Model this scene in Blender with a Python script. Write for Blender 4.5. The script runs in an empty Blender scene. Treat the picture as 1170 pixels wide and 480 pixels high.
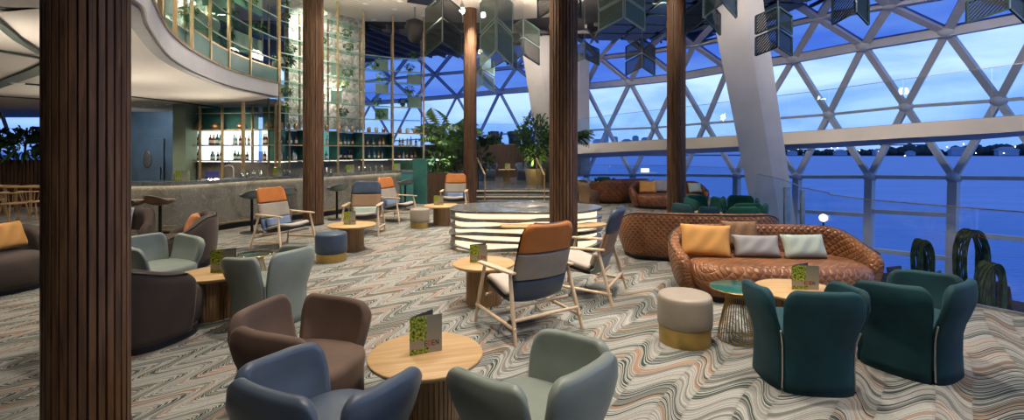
import bpy, math, random
from mathutils import Vector, Matrix
random.seed(7)
C = bpy.context.scene.collection
PI = math.pi
FPX, HZ, CX, CAMZ = 550.0, 172.0, 585.0, 1.72

def at(u, v, Y):                       # point seen at pixel (u, v) at depth Y
    return Vector(((u - CX) / FPX * Y, Y, CAMZ - (v - HZ) / FPX * Y))
def fl(u, v, z=0.0):                   # point at height z seen at pixel (u, v)
    Y = FPX * (CAMZ - z) / (v - HZ)
    return Vector(((u - CX) / FPX * Y, Y, z))
def sx(u, Y):
    return (u - CX) / FPX * Y

# ------------------------------------------------------------------ materials
class S:
    """socket with arithmetic"""
    def __init__(s, nt, k): s.nt, s.k = nt, k
    def _m(s, op, o=None, o2=None):
        n = s.nt.nodes.new('ShaderNodeMath'); n.operation = op
        s.nt.links.new(s.k, n.inputs[0])
        for i, q in ((1, o), (2, o2)):
            if q is None: continue
            if isinstance(q, S): s.nt.links.new(q.k, n.inputs[i])
            else: n.inputs[i].default_value = q
        return S(s.nt, n.outputs[0])
    def __add__(s, o): return s._m('ADD', o)
    def __sub__(s, o): return s._m('SUBTRACT', o)
    def __mul__(s, o): return s._m('MULTIPLY', o)
    def __truediv__(s, o): return s._m('DIVIDE', o)
    def sin(s): return s._m('SINE')
    def floor(s): return s._m('FLOOR')
    def fract(s): return s._m('FRACT')
    def abs(s): return s._m('ABSOLUTE')
    def gt(s, o): return s._m('GREATER_THAN', o)
    def lt(s, o): return s._m('LESS_THAN', o)
    def mx(s, o): return s._m('MAXIMUM', o)
    def mn(s, o): return s._m('MINIMUM', o)
    def pw(s, o): return s._m('POWER', o)

def newmat(name):
    m = bpy.data.materials.new(name); m.use_nodes = True
    nt = m.node_tree; b = nt.nodes['Principled BSDF']
    return m, nt, b
def sep(nt, vec):
    n = nt.nodes.new('ShaderNodeSeparateXYZ'); nt.links.new(vec, n.inputs[0])
    return [S(nt, n.outputs[i]) for i in range(3)]
def comb(nt, x, y, z):
    n = nt.nodes.new('ShaderNodeCombineXYZ')
    for i, q in enumerate((x, y, z)):
        if isinstance(q, S): nt.links.new(q.k, n.inputs[i])
        else: n.inputs[i].default_value = q
    return n.outputs[0]
def mixc(nt, f, a, b):
    n = nt.nodes.new('ShaderNodeMix'); n.data_type = 'RGBA'
    for i, q in ((0, f), (6, a), (7, b)):
        if isinstance(q, S): nt.links.new(q.k, n.inputs[i])
        elif isinstance(q, bpy.types.NodeSocket): nt.links.new(q, n.inputs[i])
        elif i == 0: n.inputs[0].default_value = q
        else: n.inputs[i].default_value = (*q, 1) if len(q) == 3 else q
    return n.outputs[2]
def noise(nt, vec, scale, detail=2, dist=0, rough=.5):
    n = nt.nodes.new('ShaderNodeTexNoise'); n.inputs['Scale'].default_value = scale
    n.inputs['Detail'].default_value = detail; n.inputs['Distortion'].default_value = dist
    n.inputs['Roughness'].default_value = rough
    if vec is not None: nt.links.new(vec, n.inputs['Vector'])
    return n.outputs['Fac']
def ramp(nt, fac, stops):
    n = nt.nodes.new('ShaderNodeValToRGB')
    nt.links.new(fac.k if isinstance(fac, S) else fac, n.inputs[0])
    e = n.color_ramp.elements
    while len(e) < len(stops): e.new(.5)
    for el, (p, c) in zip(e, stops): el.position = p; el.color = (*c, 1)
    return n.outputs[0]
def bump(nt, b, h, strength=.3, dist=.01):
    n = nt.nodes.new('ShaderNodeBump'); n.inputs['Strength'].default_value = strength
    n.inputs['Distance'].default_value = dist
    nt.links.new(h.k if isinstance(h, S) else h, n.inputs['Height'])
    nt.links.new(n.outputs[0], b.inputs['Normal'])
def geo(nt): return nt.nodes.new('ShaderNodeNewGeometry').outputs['Position']
def ocoord(nt): return nt.nodes.new('ShaderNodeTexCoord').outputs['Object']
def uvc(nt): return nt.nodes.new('ShaderNodeTexCoord').outputs['UV']

def simple(name, col, rough=.6, metal=0, var=.12, scale=12, bmp=0.0, bscale=60, emit=0, sheen=0, spec=.5, alt=None):
    m, nt, b = newmat(name)
    f = noise(nt, ocoord(nt), scale, 3)
    c2 = alt or tuple(c * (1 - var * 2) for c in col)
    c1 = tuple(min(1, c * (1 + var * .5)) for c in col)
    nt.links.new(ramp(nt, f, [(.3, c2), (.7, c1)]), b.inputs['Base Color'])
    b.inputs['Roughness'].default_value = rough; b.inputs['Metallic'].default_value = metal
    b.inputs['Specular IOR Level'].default_value = spec
    if sheen:
        b.inputs['Sheen Weight'].default_value = sheen; b.inputs['Sheen Roughness'].default_value = .4
        b.inputs['Sheen Tint'].default_value = (*[min(1, c * 1.5 + .15) for c in col], 1)
    if bmp: bump(nt, b, noise(nt, ocoord(nt), bscale, 3), bmp, .004)
    if emit:
        b.inputs['Emission Color'].default_value = (*col, 1); b.inputs['Emission Strength'].default_value = emit
    return m
def emis(name, col, s):
    m, nt, b = newmat(name)
    b.inputs['Base Color'].default_value = (*col, 1)
    b.inputs['Emission Color'].default_value = (*col, 1); b.inputs['Emission Strength'].default_value = s
    return m
def wood(name, dark, light, axis=2, scale=6, rough=.45):
    m, nt, b = newmat(name)
    x, y, z = sep(nt, ocoord(nt))
    st = [x * 14, y * 14, z * 14]; st[axis] = [x, y, z][axis] * .9
    f = noise(nt, comb(nt, *st), scale * .35, 4, .6)
    nt.links.new(ramp(nt, f, [(.3, dark), (.7, light)]), b.inputs['Base Color'])
    b.inputs['Roughness'].default_value = rough
    bump(nt, b, f, .12, .003)
    return m
def glassy(name, tint=(1, 1, 1), gloss=.06, rough=.02, gcol=(1, 1, 1)):
    m = bpy.data.materials.new(name); m.use_nodes = True; nt = m.node_tree; nt.nodes.clear()
    o = nt.nodes.new('ShaderNodeOutputMaterial'); t = nt.nodes.new('ShaderNodeBsdfTransparent')
    g = nt.nodes.new('ShaderNodeBsdfGlossy'); mx = nt.nodes.new('ShaderNodeMixShader')
    t.inputs[0].default_value = (*tint, 1); g.inputs['Color'].default_value = (*gcol, 1)
    g.inputs['Roughness'].default_value = rough; mx.inputs[0].default_value = gloss
    nt.links.new(t.outputs[0], mx.inputs[1]); nt.links.new(g.outputs[0], mx.inputs[2]); nt.links.new(mx.outputs[0], o.inputs[0])
    return m

M = {}

M['pillar_wood'] = wood('pillar_wood', (.050, .024, .011), (.20, .098, .045), 2, 7, .6)
M['wall_wood'] = wood('wall_wood', (.05, .027, .016), (.11, .06, .036), 2, 6, .5)
M['oak'] = wood('oak', (.50, .31, .14), (.68, .45, .22), 0, 6, .45)
M['oak_slat'] = wood('oak_slat', (.26, .145, .06), (.42, .25, .115), 2, 6, .5)
M['ash'] = wood('ash', (.62, .45, .29), (.80, .62, .43), 2, 5, .4)
M['brass'] = simple('brass', (.66, .47, .24), .38, .45, .15, 8)
M['brass_old'] = simple('brass_old', (.34, .25, .13), .45, .3, .2, 6)
M['gold'] = simple('gold', (.52, .36, .12), .36, .85, .15, 5)
M['black_metal'] = simple('black_metal', (.012, .012, .013), .4, .4)
M['steel'] = simple('steel', (.45, .45, .46), .3, .9)
M['white_paint'] = simple('white_paint', (.62, .60, .57), .55, 0, .05, 2)
M['strut_white'] = simple('strut_white', (.56, .53, .50), .5, 0, .06, 1.5)
M['cream'] = simple('cream', (.70, .66, .59), .6, 0, .03, 2)
M['fascia'] = simple('fascia', (.80, .76, .74), .45, 0, .03, 2)
M['mullion'] = simple('mullion', (.46, .47, .52), .45, .0, .05, 3)
M['beam'] = simple('beam', (.62, .56, .50), .55, 0, .04, 1)
M['teal_panel'] = simple('teal_panel', (.05, .20, .18), .45, 0, .1, 4)
M['pale_green'] = simple('pale_green', (.42, .55, .46), .4, 0, .08, 3)
M['sage_wall'] = simple('sage_wall', (.26, .33, .23), .5, 0, .06, 2)
M['shelf_dark'] = simple('shelf_dark', (.05, .09, .08), .35, .2, .1, 4)
M['led_white'] = emis('led_white', (1, .82, .55), 1.25)
M['shelf_led'] = emis('shelf_led', (1, .90, .72), 7)
M['bar_led'] = emis('bar_led', (1, .86, .66), 9)
M['shelf_light'] = emis('shelf_light', (.86, 1, .93), 1.25)
M['shelf_mint'] = emis('shelf_mint', (.30, .78, .68), .35)
M['bulb'] = emis('bulb', (1, .9, .75), 22)
M['blue_panel'] = simple('blue_panel', (.10, .15, .20), .35, .3, .15, 1.2)
M['black_plastic'] = simple('black_plastic', (.015, .015, .017), .5)
M['pot'] = simple('pot', (.10, .22, .18), .5)
M['copper_jar'] = simple('copper_jar', (.55, .36, .18), .3, .8)
M['clear_glass'] = glassy('clear_glass', (.93, .97, .95), .05)
M['tumbler_glass'] = glassy('tumbler_glass', (.78, .82, .80), .30, .08)
M['facade_glass'] = glassy('facade_glass', (.96, .98, 1), .008)
M['roof_glass'] = glassy('roof_glass', (.19, .29, .60), .02)
M['rail_glass'] = glassy('rail_glass', (.90, .95, .97), .03)
M['tinted_shelf'] = glassy('tinted_shelf', (.72, .88, .82), .12)
M['dark_mirror'] = glassy('dark_mirror', (.35, .55, .50), .35, .12)

# leathers and velvets
M['blue_leather'] = simple('blue_leather', (.085, .116, .165), .36, 0, .07, 5, .12, 120)
M['sage_leather'] = simple('sage_leather', (.255, .30, .265), .38, 0, .06, 5, .12, 120)
M['brown_velvet'] = simple('brown_velvet', (.150, .097, .070), .85, 0, .12, 4, .1, 200, sheen=.6)
M['dark_velvet'] = simple('dark_velvet', (.060, .042, .033), .85, 0, .12, 4, .1, 200, sheen=.45)
M['teal_velvet'] = simple('teal_velvet', (.001, .052, .070), .8, 0, .2, 4, .1, 200, sheen=.15)
M['green_velvet'] = simple('green_velvet', (.003, .11, .085), .8, 0, .2, 4, .1, 200, sheen=.2)
M['orange_leather'] = simple('orange_leather', (.50, .165, .030), .4, 0, .08, 6, .1, 90)
M['greige_cloth'] = simple('greige_cloth', (.33, .285, .235), .8, 0, .06, 6, .15, 250)
M['tan_cloth'] = simple('tan_cloth', (.30, .19, .11), .7, 0, .06, 6, .15, 250)
M['navy_leather'] = simple('navy_leather', (.045, .075, .125), .42, 0, .08, 6, .1, 90)
M['denim_cloth'] = simple('denim_cloth', (.15, .21, .33), .8, 0, .06, 6, .15, 250)
M['mint_cloth'] = simple('mint_cloth', (.48, .57, .50), .8, 0, .04, 6, .15, 250)
M['seat_pale'] = simple('seat_pale', (.52, .46, .41), .8, 0, .05, 6, .15, 250)
M['shell_dark'] = simple('shell_dark', (.025, .022, .024), .5)
M['mustard_cloth'] = simple('mustard_cloth', (.66, .33, .09), .75, 0, .06, 5, .15, 200)
M['rust_cloth'] = simple('rust_cloth', (.55, .22, .09), .75, 0, .06, 5, .15, 200)
M['grey_cloth'] = simple('grey_cloth', (.36, .36, .37), .85, 0, .05, 5, .15, 200)
M['bronze_cloth'] = simple('bronze_cloth', (.24, .125, .055), .6, 0, .15, 30, .2, 60)
M['zip'] = simple('zip', (.50, .47, .42), .4, .5)
M['pouf_beige'] = simple('pouf_beige', (.36, .31, .25), .5, 0, .04, 5, .1, 150)

def quilted(name, dark, light, k=15):
    m, nt, b = newmat(name)
    u, v, _ = sep(nt, uvc(nt))
    tri = lambda s: ((s.fract() - .5).abs() * 2)
    a = tri((u + v) * k * .5); c = tri((u - v) * k * .5)
    h = (a * (a * -1 + 2)) ; g = (c * (c * -1 + 2))
    d1 = (a * -1 + 1); d2 = (c * -1 + 1)
    hh = (d1.pw(.5)).mn(d2.pw(.5))
    f = noise(nt, ocoord(nt), 4, 4)
    base = ramp(nt, f, [(.3, dark), (.7, light)])
    seam = hh.lt(.16)
    nt.links.new(mixc(nt, seam * .35, base, tuple(c * .4 for c in dark)), b.inputs['Base Color'])
    b.inputs['Roughness'].default_value = .36
    bump(nt, b, hh, .8, .02)
    return m
M['quilt'] = quilted('quilt', (.19, .075, .028), (.36, .150, .058), 23)
M['quilt_far'] = quilted('quilt_far', (.16, .055, .022), (.27, .10, .042), 10)

def marble(name, dark, mid, vein, scale=1.5, rough=.3):
    m, nt, b = newmat(name)
    p = ocoord(nt)
    f = noise(nt, p, scale, 8, 1.6, .65)
    c = ramp(nt, f, [(.25, dark), (.55, mid), (.8, dark)])
    w = noise(nt, p, scale * 1.4, 5, 2.5)
    ww = S(nt, w) - .5
    v = (ww.abs()).lt(.008)
    nt.links.new(mixc(nt, v * .6, c, vein), b.inputs['Base Color'])
    b.inputs['Roughness'].default_value = rough
    return m
M['bar_stone'] = marble('bar_stone', (.085, .08, .066), (.20, .19, .155), (.36, .33, .27), 1.4, .4)
M['top_stone'] = marble('top_stone', (.06, .062, .06), (.17, .175, .165), (.42, .40, .36), 2, .18)
M['step_stone'] = marble('step_stone', (.10, .10, .095), (.20, .20, .19), (.4, .38, .34), 2, .2)

def stone_relief():
    m, nt, b = newmat('stone_relief')
    f = noise(nt, ocoord(nt), 5, 6, .8, .7)
    nt.links.new(ramp(nt, f, [(.35, (.22, .21, .19)), (.6, (.80, .76, .70))]), b.inputs['Base Color'])
    b.inputs['Roughness'].default_value = .7; bump(nt, b, f, 1, .15)
    return m
M['stone_relief'] = stone_relief()

def perforated(name, col, cols2, metal=.3):
    m = bpy.data.materials.new(name); m.use_nodes = True; nt = m.node_tree; b = nt.nodes['Principled BSDF']
    u, v, _ = sep(nt, uvc(nt))
    hole = (((u + v) * 2 * PI * 17).sin()).gt(.25)
    b.inputs['Base Color'].default_value = (*col, 1); b.inputs['Roughness'].default_value = .45; b.inputs['Metallic'].default_value = metal
    t = nt.nodes.new('ShaderNodeBsdfTransparent'); mx = nt.nodes.new('ShaderNodeMixShader')
    nt.links.new((hole * .8).k, mx.inputs[0]); nt.links.new(b.outputs[0], mx.inputs[1]); nt.links.new(t.outputs[0], mx.inputs[2])
    nt.links.new(mx.outputs[0], nt.nodes['Material Output'].inputs[0])
    return m
M['perf_dark'] = perforated('perf_dark', (.028, .038, .035), 0)
M['perf_green'] = perforated('perf_green', (.16, .26, .21), 0)

def carpet():
    m, nt, b = newmat('carpet')
    p = geo(nt); x, y, _ = sep(nt, p)
    w1 = S(nt, noise(nt, p, .35, 1)) - .5
    w2 = S(nt, noise(nt, p, 2.2, 2)) - .5
    th = math.radians(33)
    a = x * math.sin(th) + y * math.cos(th) + w1 * .5
    c = x * .86 - x * x * .03 - y * .53 + w1 * .55 + w2 * .05
    per = .44
    t = c / per
    band = t.floor(); p_ = t.fract()
    wide = p_.gt(.40)
    half = band * 2 + wide
    fn = (p_ / .40).mn(1.0); fw = ((p_ - .40) / .60).mx(0.0)
    up = (fn * PI - PI / 2).sin() * .5 + .5
    up = up * .5 + (up * up * (up * -2 + 3)) * .5
    dn = (fw * PI - PI / 2).sin() * .5 + .5
    zig = up - dn
    ft = fn * (wide * -1 + 1) + fw * wide
    ph = a - zig * -.36 + w2 * .06 + wide * .31
    n1 = S(nt, noise(nt, comb(nt, ph * 1.0, half * 7.31, 0.0), 28, 1))
    n2 = S(nt, noise(nt, comb(nt, ph * 1.0, half * 3.7 + 5, 2.0), 50, 0))
    n3 = S(nt, noise(nt, comb(nt, ph * 1.0, half * 5.1 + 2, 6.0), 80, 0))
    reg = S(nt, noise(nt, comb(nt, ph * 1.0, half * 1.9, 9.0), 3.6, 1))
    reg2 = S(nt, noise(nt, comb(nt, ph * 1.0, half * 2.7 + 3, 4.0), 3.2, 1))
    pn = noise(nt, p, 60, 3)
    cream = mixc(nt, S(nt, pn), (.30, .30, .272), (.49, .49, .45))
    col = mixc(nt, n1.gt(.53) * .65, cream, (.27, .255, .245))
    col = mixc(nt, n3.gt(.57) * .6, col, (.15, .165, .15))
    col = mixc(nt, (n1.gt(.50)) * (reg2.gt(.555)) * .75, col, (.34, .185, .11))
    col = mixc(nt, (n2.lt(.50)) * (reg.gt(.535)) * .95, col, (.014, .040, .034))
    line = ((n2 - .5).abs()).lt(.024)
    col = mixc(nt, line * .65, col, (.07, .07, .063))
    seam = (ft.lt(.05) + ft.gt(.95)).mn(1.0)
    col = mixc(nt, seam * .22, col, (.16, .155, .14))
    nt.links.new(col, b.inputs['Base Color'])
    b.inputs['Roughness'].default_value = .95; b.inputs['Specular IOR Level'].default_value = .15
    bump(nt, b, noise(nt, p, 220, 2), .3, .004)
    return m
M['carpet'] = carpet()

def planks(name, col, gap, w=.14, axis=0):
    m, nt, b = newmat(name)
    q = sep(nt, geo(nt))[axis]
    q2 = sep(nt, geo(nt))[0] * .5 + sep(nt, geo(nt))[1] * .86
    f = (q2 / w).fract()
    cell = (q2 / w).floor()
    n = S(nt, noise(nt, comb(nt, cell * 1.0, 0, 0), 3.3, 0))
    base = mixc(nt, n, tuple(c * .9 for c in col), col)
    nt.links.new(mixc(nt, f.lt(.09), base, gap), b.inputs['Base Color'])
    b.inputs['Roughness'].default_value = .6
    return m
M['ceil_plank'] = planks('ceil_plank', (.66, .60, .52), (.22, .19, .16))
M['ceil_dark'] = simple('ceil_dark', (.075, .07, .068), .7)
M['lattice'] = simple('lattice', (.17, .165, .16), .5, .3)
M['soffit_green'] = simple('soffit_green', (.05, .075, .055), .6)
M['soffit'] = simple('soffit', (.50, .465, .41), .7, 0, .02, 1)

def leaf(name, c1, c2, rough=.5):
    m, nt, b = newmat(name)
    f = noise(nt, ocoord(nt), 9, 3)
    nt.links.new(ramp(nt, f, [(.35, c1), (.65, c2)]), b.inputs['Base Color'])
    b.inputs['Roughness'].default_value = rough
    b.inputs['Subsurface Weight'].default_value = 0
    return m
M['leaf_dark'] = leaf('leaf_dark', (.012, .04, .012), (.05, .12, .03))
M['leaf_mid'] = leaf('leaf_mid', (.03, .10, .03), (.12, .26, .07))
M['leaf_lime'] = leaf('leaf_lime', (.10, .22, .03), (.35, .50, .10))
M['leaf_palm'] = leaf('leaf_palm', (.06, .15, .035), (.24, .38, .12))
M['stem'] = simple('stem', (.10, .07, .04), .8)
M['woven_green'] = leaf('woven_green', (.012, .035, .008), (.07, .13, .035))

def menu_mat():
    m, nt, b = newmat('menu_cover')
    u, v, _ = sep(nt, uvc(nt))
    n = S(nt, noise(nt, uvc(nt), 9, 3)); n2 = noise(nt, uvc(nt), 13, 4)
    leafc = ramp(nt, n2, [(.35, (.02, .06, .005)), (.5, (.22, .32, .03)), (.68, (.62, .66, .12))])
    edge = u + (n - .5) * .5
    isleaf = edge.lt(.50) * (v + (n - .5) * .3).gt(.36)
    low = (v + (n - .5) * .2).lt(.14) * edge.lt(.62)
    cov = mixc(nt, v, (.40, .36, .30), (.22, .24, .19))
    nt.links.new(mixc(nt, isleaf.mx(low), cov, leafc), b.inputs['Base Color'])
    b.inputs['Roughness'].default_value = .25
    return m
M['menu_cover'] = menu_mat()
M['menu_edge'] = simple('menu_edge', (.05, .05, .05), .4)
M['ink'] = simple('ink', (.05, .05, .045), .5)
M['ink_red'] = simple('ink_red', (.55, .04, .03), .5)
for nm, c in dict(bottle_black=(.012, .012, .012), bottle_green=(.02, .09, .05), bottle_amber=(.36, .15, .03), bottle_clear=(.45, .55, .52), bottle_red=(.22, .03, .02), bottle_blue=(.08, .25, .32)).items():
    M[nm] = simple(nm, c, .15, 0, .1, 6)
M['paper_label'] = simple('paper_label', (.72, .69, .60), .7)
M['ipad'] = simple('ipad', (.02, .03, .25), .3)

# ------------------------------------------------------------------ mesh helpers
def link(name, me, mat, parent=None, smooth=None):
    o = bpy.data.objects.new(name, me); C.objects.link(o)
    if mat is not None:
        for mm in (mat if isinstance(mat, (list, tuple)) else [mat]): me.materials.append(mm)
    if parent is not None: o.parent = parent
    return o
def wrap(s): return s
class MB:
    def __init__(s): s.v, s.f, s.uv, s.sm = [], [], [], []
    def add(s, vs, fs, uvs=None, smooth=False):
        n = len(s.v); s.v += [Vector(q) for q in vs]
        for i, f in enumerate(fs):
            s.f.append([k + n for k in f]); s.sm.append(smooth)
            s.uv.append(uvs[i] if uvs else [(0, 0)] * len(f))
        return s
    def box(s, c, size, rz=0, mat=None):
        c = Vector(c); hx, hy, hz = [q / 2 for q in size]
        R = mat if mat is not None else Matrix.Rotation(rz, 3, 'Z')
        vs = [c + R @ Vector((x, y, z)) for z in (-hz, hz) for y in (-hy, hy) for x in (-hx, hx)]
        q01 = [(0, 0), (1, 0), (1, 1), (0, 1)]
        fs = [(0, 2, 3, 1), (4, 5, 7, 6), (0, 1, 5, 4), (2, 6, 7, 3), (0, 4, 6, 2), (1, 3, 7, 5)]
        return s.add(vs, fs, [q01] * 6)
    def bar(s, p, q, w, h=None, up=(0, 0, 1)):
        p, q = Vector(p), Vector(q); h = h or w; d = (q - p)
        L = d.length; z = d.normalized(); u = Vector(up)
        if abs(z.dot(u)) > .98: u = Vector((0, 1, 0))
        x = z.cross(u).normalized(); y = x.cross(z)
        R = Matrix((x, y, z)).transposed()
        return s.box((p + q) / 2, (w, h, L), mat=R)
    def tube(s, pts, r, n=10, cap=True, closed=False):
        pts = [Vector(p) for p in pts]; rs = r if isinstance(r, (list, tuple)) else [r] * len(pts)
        rings = []; prev = None; m = len(pts)
        for i, p in enumerate(pts):
            if closed: t = (pts[(i + 1) % m] - pts[i - 1]).normalized()
            else: t = (pts[min(i + 1, m - 1)] - pts[max(i - 1, 0)]).normalized()
            if prev is None:
                a = Vector((0, 0, 1)) if abs(t.z) < .9 else Vector((1, 0, 0)); x = t.cross(a).normalized()
            else:
                x = (prev - t * prev.dot(t)).normalized()
            prev = x; y = t.cross(x)
            rings.append([p + (x * math.cos(2 * PI * k / n) + y * math.sin(2 * PI * k / n)) * rs[i] for k in range(n)])
        vs = [q for R_ in rings for q in R_]; fs = []
        for i in range(m if closed else m - 1):
            j = (i + 1) % m
            for k in range(n): fs.append((i * n + k, i * n + (k + 1) % n, j * n + (k + 1) % n, j * n + k))
        s.add(vs, fs, None, True)
        if cap and not closed:
            s.add(rings[0], [tuple(range(n))[::-1]]); s.add(rings[-1], [tuple(range(n))])
        return s
    def lathe(s, prof, c=(0, 0, 0), n=32, a=1, b=1, smooth=True, se=2):
        c = Vector(c); vs = []; fs = []; uvs = []
        for (r, z) in prof:
            for k in range(n):
                t = 2 * PI * k / n; ct, st = math.cos(t), math.sin(t)
                cx_ = math.copysign(abs(ct) ** (2 / se), ct); sy_ = math.copysign(abs(st) ** (2 / se), st)
                vs.append(c + Vector((cx_ * r * a, sy_ * r * b, z)))
        for i in range(len(prof) - 1):
            for k in range(n):
                fs.append((i * n + k, i * n + (k + 1) % n, (i + 1) * n + (k + 1) % n, (i + 1) * n + k))
                u0, u1 = k / n * 2 * PI * prof[i][0] * a, (k + 1) / n * 2 * PI * prof[i][0] * a
                uvs.append([(u0, prof[i][1]), (u1, prof[i][1]), (u1, prof[i + 1][1]), (u0, prof[i + 1][1])])
        s.add(vs, fs, uvs, smooth)
        m = len(prof)
        if prof[0][0] > 1e-4: s.add(vs[:n], [tuple(range(n))[::-1]])
        if prof[-1][0] > 1e-4: s.add(vs[-n:], [tuple(range(n))])
        return s
    def poly(s, pts, z0, z1):
        n = len(pts)
        # orient ccw
        A = sum(pts[i][0] * pts[(i + 1) % n][1] - pts[(i + 1) % n][0] * pts[i][1] for i in range(n))
        if A < 0: pts = pts[::-1]
        vs = [Vector((p[0], p[1], z0)) for p in pts] + [Vector((p[0], p[1], z1)) for p in pts]
        fs = [tuple(range(n))[::-1], tuple(range(n, 2 * n))] + [(i, (i + 1) % n, n + (i + 1) % n, n + i) for i in range(n)]
        return s.add(vs, fs)
    def sphere(s, c, r, n=12, sz=1, sx_=1, sy_=1):
        c = Vector(c); prof = [(max(1e-5, math.sin(PI * i / n)) * r, -math.cos(PI * i / n) * r * sz) for i in range(n + 1)]
        return s.lathe(prof, c, n * 2, sx_, sy_)
    def build(s, name, mat, parent=None, bevel=0, seg=2, sub=0, weld=False):
        me = bpy.data.meshes.new(name); me.from_pydata(s.v, [], s.f); 
        ul = me.uv_layers.new(name='UVMap'); k = 0
        flat = [c for f in s.uv for c in f]
        for i, c in enumerate(flat): ul.data[i].uv = c
        me.polygons.foreach_set('use_smooth', s.sm)
        me.update()
        o = link(name, me, mat, parent)
        if weld:
            w = o.modifiers.new('weld', 'WELD'); w.merge_threshold = .0005
        if bevel:
            b = o.modifiers.new('bevel', 'BEVEL'); b.width = bevel; b.segments = seg; b.limit_method = 'ANGLE'
        if sub:
            b = o.modifiers.new('sub', 'SUBSURF'); b.levels = sub; b.render_levels = sub
        return o

def tag(o, label=None, cat=None, group=None, kind=None):
    if label: o['label'] = label
    if cat: o['category'] = cat
    if group: o['group'] = group
    if kind: o['kind'] = kind
    return o
def thing(name, label, cat, loc=(0, 0, 0), rz=0, group=None):
    o = bpy.data.objects.new(name, None); C.objects.link(o); o.empty_display_size = .1
    o.location = loc; o.rotation_euler = (0, 0, rz)
    return tag(o, label, cat, group)
def rzf(f):                                   # rotation that turns local +Y into direction f
    return math.atan2(-f[0], f[1])
def smoothstep(t): t = max(0, min(1, t)); return t * t * (3 - 2 * t)
def interp(xs, ys, x):
    if x <= xs[0]: return ys[0]
    for i in range(len(xs) - 1):
        if x <= xs[i + 1]:
            t = (x - xs[i]) / (xs[i + 1] - xs[i]); return ys[i] + (ys[i + 1] - ys[i]) * t
    return ys[-1]
def struct(o, label=None):
    o['kind'] = 'structure'
    return o
def ORD(i): return ['first', 'second', 'third', 'fourth', 'fifth', 'sixth', 'seventh', 'eighth', 'ninth', 'tenth', 'eleventh', 'twelfth'][i]

def shell(phis, a, b, n, H, th, scale, z0=0.0, endr=.08, gap=None, cy=0, nz=9):
    """upholstered shell following a superellipse plan; H(s) height, scale(z, phi) plan scale"""
    mb = MB(); rings = []; N = len(phis)
    arc = 0; prevp = None; us = []
    for i, ph in enumerate(phis):
        s = i / (N - 1)
        rad = .5 * abs(phis[-1] - phis[0]) * (a + b) / 2
        dist = min(s, 1 - s) * 2 * rad               # distance to the nearer end
        e = min(1, dist / (th * .5)); fth = math.sqrt(max(0, 1 - (1 - e) ** 2)) if e < 1 else 1
        fth = max(.12, fth)
        e2 = min(1, dist / endr); drop = endr * (1 - math.sqrt(max(0, 1 - (1 - e2) ** 2)))
        h = H(s) - drop
        tt = th * fth
        sec = []
        for k in range(nz + 1): sec.append((0, z0 + (h - tt / 2 - z0) * k / nz))
        for k in range(1, 6):
            t = PI * k / 6; sec.append((tt / 2 * (1 - math.cos(t)), h - tt / 2 + tt / 2 * math.sin(t)))
        for k in range(nz + 1): sec.append((tt, h - tt / 2 - (h - tt / 2 - z0) * k / nz))
        ring = []
        for d, z in sec:
            dd = d + (th - tt) / 2
            p2 = ph
            if gap: p2 = ph + gap(s, z)
            ct, st = math.cos(p2), math.sin(p2)
            cx_ = math.copysign(abs(ct) ** (2 / n), ct); sy_ = math.copysign(abs(st) ** (2 / n), st)
            k_ = scale(z, p2)
            ring.append(Vector(((a * k_ - dd) * cx_, (b * k_ - dd) * sy_ + cy, z)))
        if prevp is not None: arc += (ring[nz] - prevp).length
        prevp = ring[nz]; us.append(arc)
        rings.append(ring)
    m = len(rings[0]); vs = [q for r in rings for q in r]; fs = []; uvs = []
    vv = []; acc = 0
    for k in range(m):
        if k: acc += (rings[N // 2][k] - rings[N // 2][k - 1]).length
        vv.append(acc)
    for i in range(N - 1):
        for k in range(m):
            k2 = (k + 1) % m
            fs.append((i * m + k, i * m + k2, (i + 1) * m + k2, (i + 1) * m + k))
            va, vb = vv[k], vv[k2] if k2 else vv[k] + .05
            uvs.append([(us[i], va), (us[i], vb), (us[i + 1], vb), (us[i + 1], va)])
    mb.add(vs, fs, uvs, True)
    mb.add(rings[0], [tuple(range(m))], None, True); mb.add(rings[-1], [tuple(range(m))[::-1]], None, True)
    return mb

# ------------------------------------------------------------------ furniture builders
def fix_normals(o):
    import bmesh
    bm = bmesh.new(); bm.from_mesh(o.data); bmesh.ops.remove_doubles(bm, verts=bm.verts, dist=.0002)
    bmesh.ops.recalc_face_normals(bm, faces=bm.faces); bm.to_mesh(o.data); bm.free()
    return o

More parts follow.
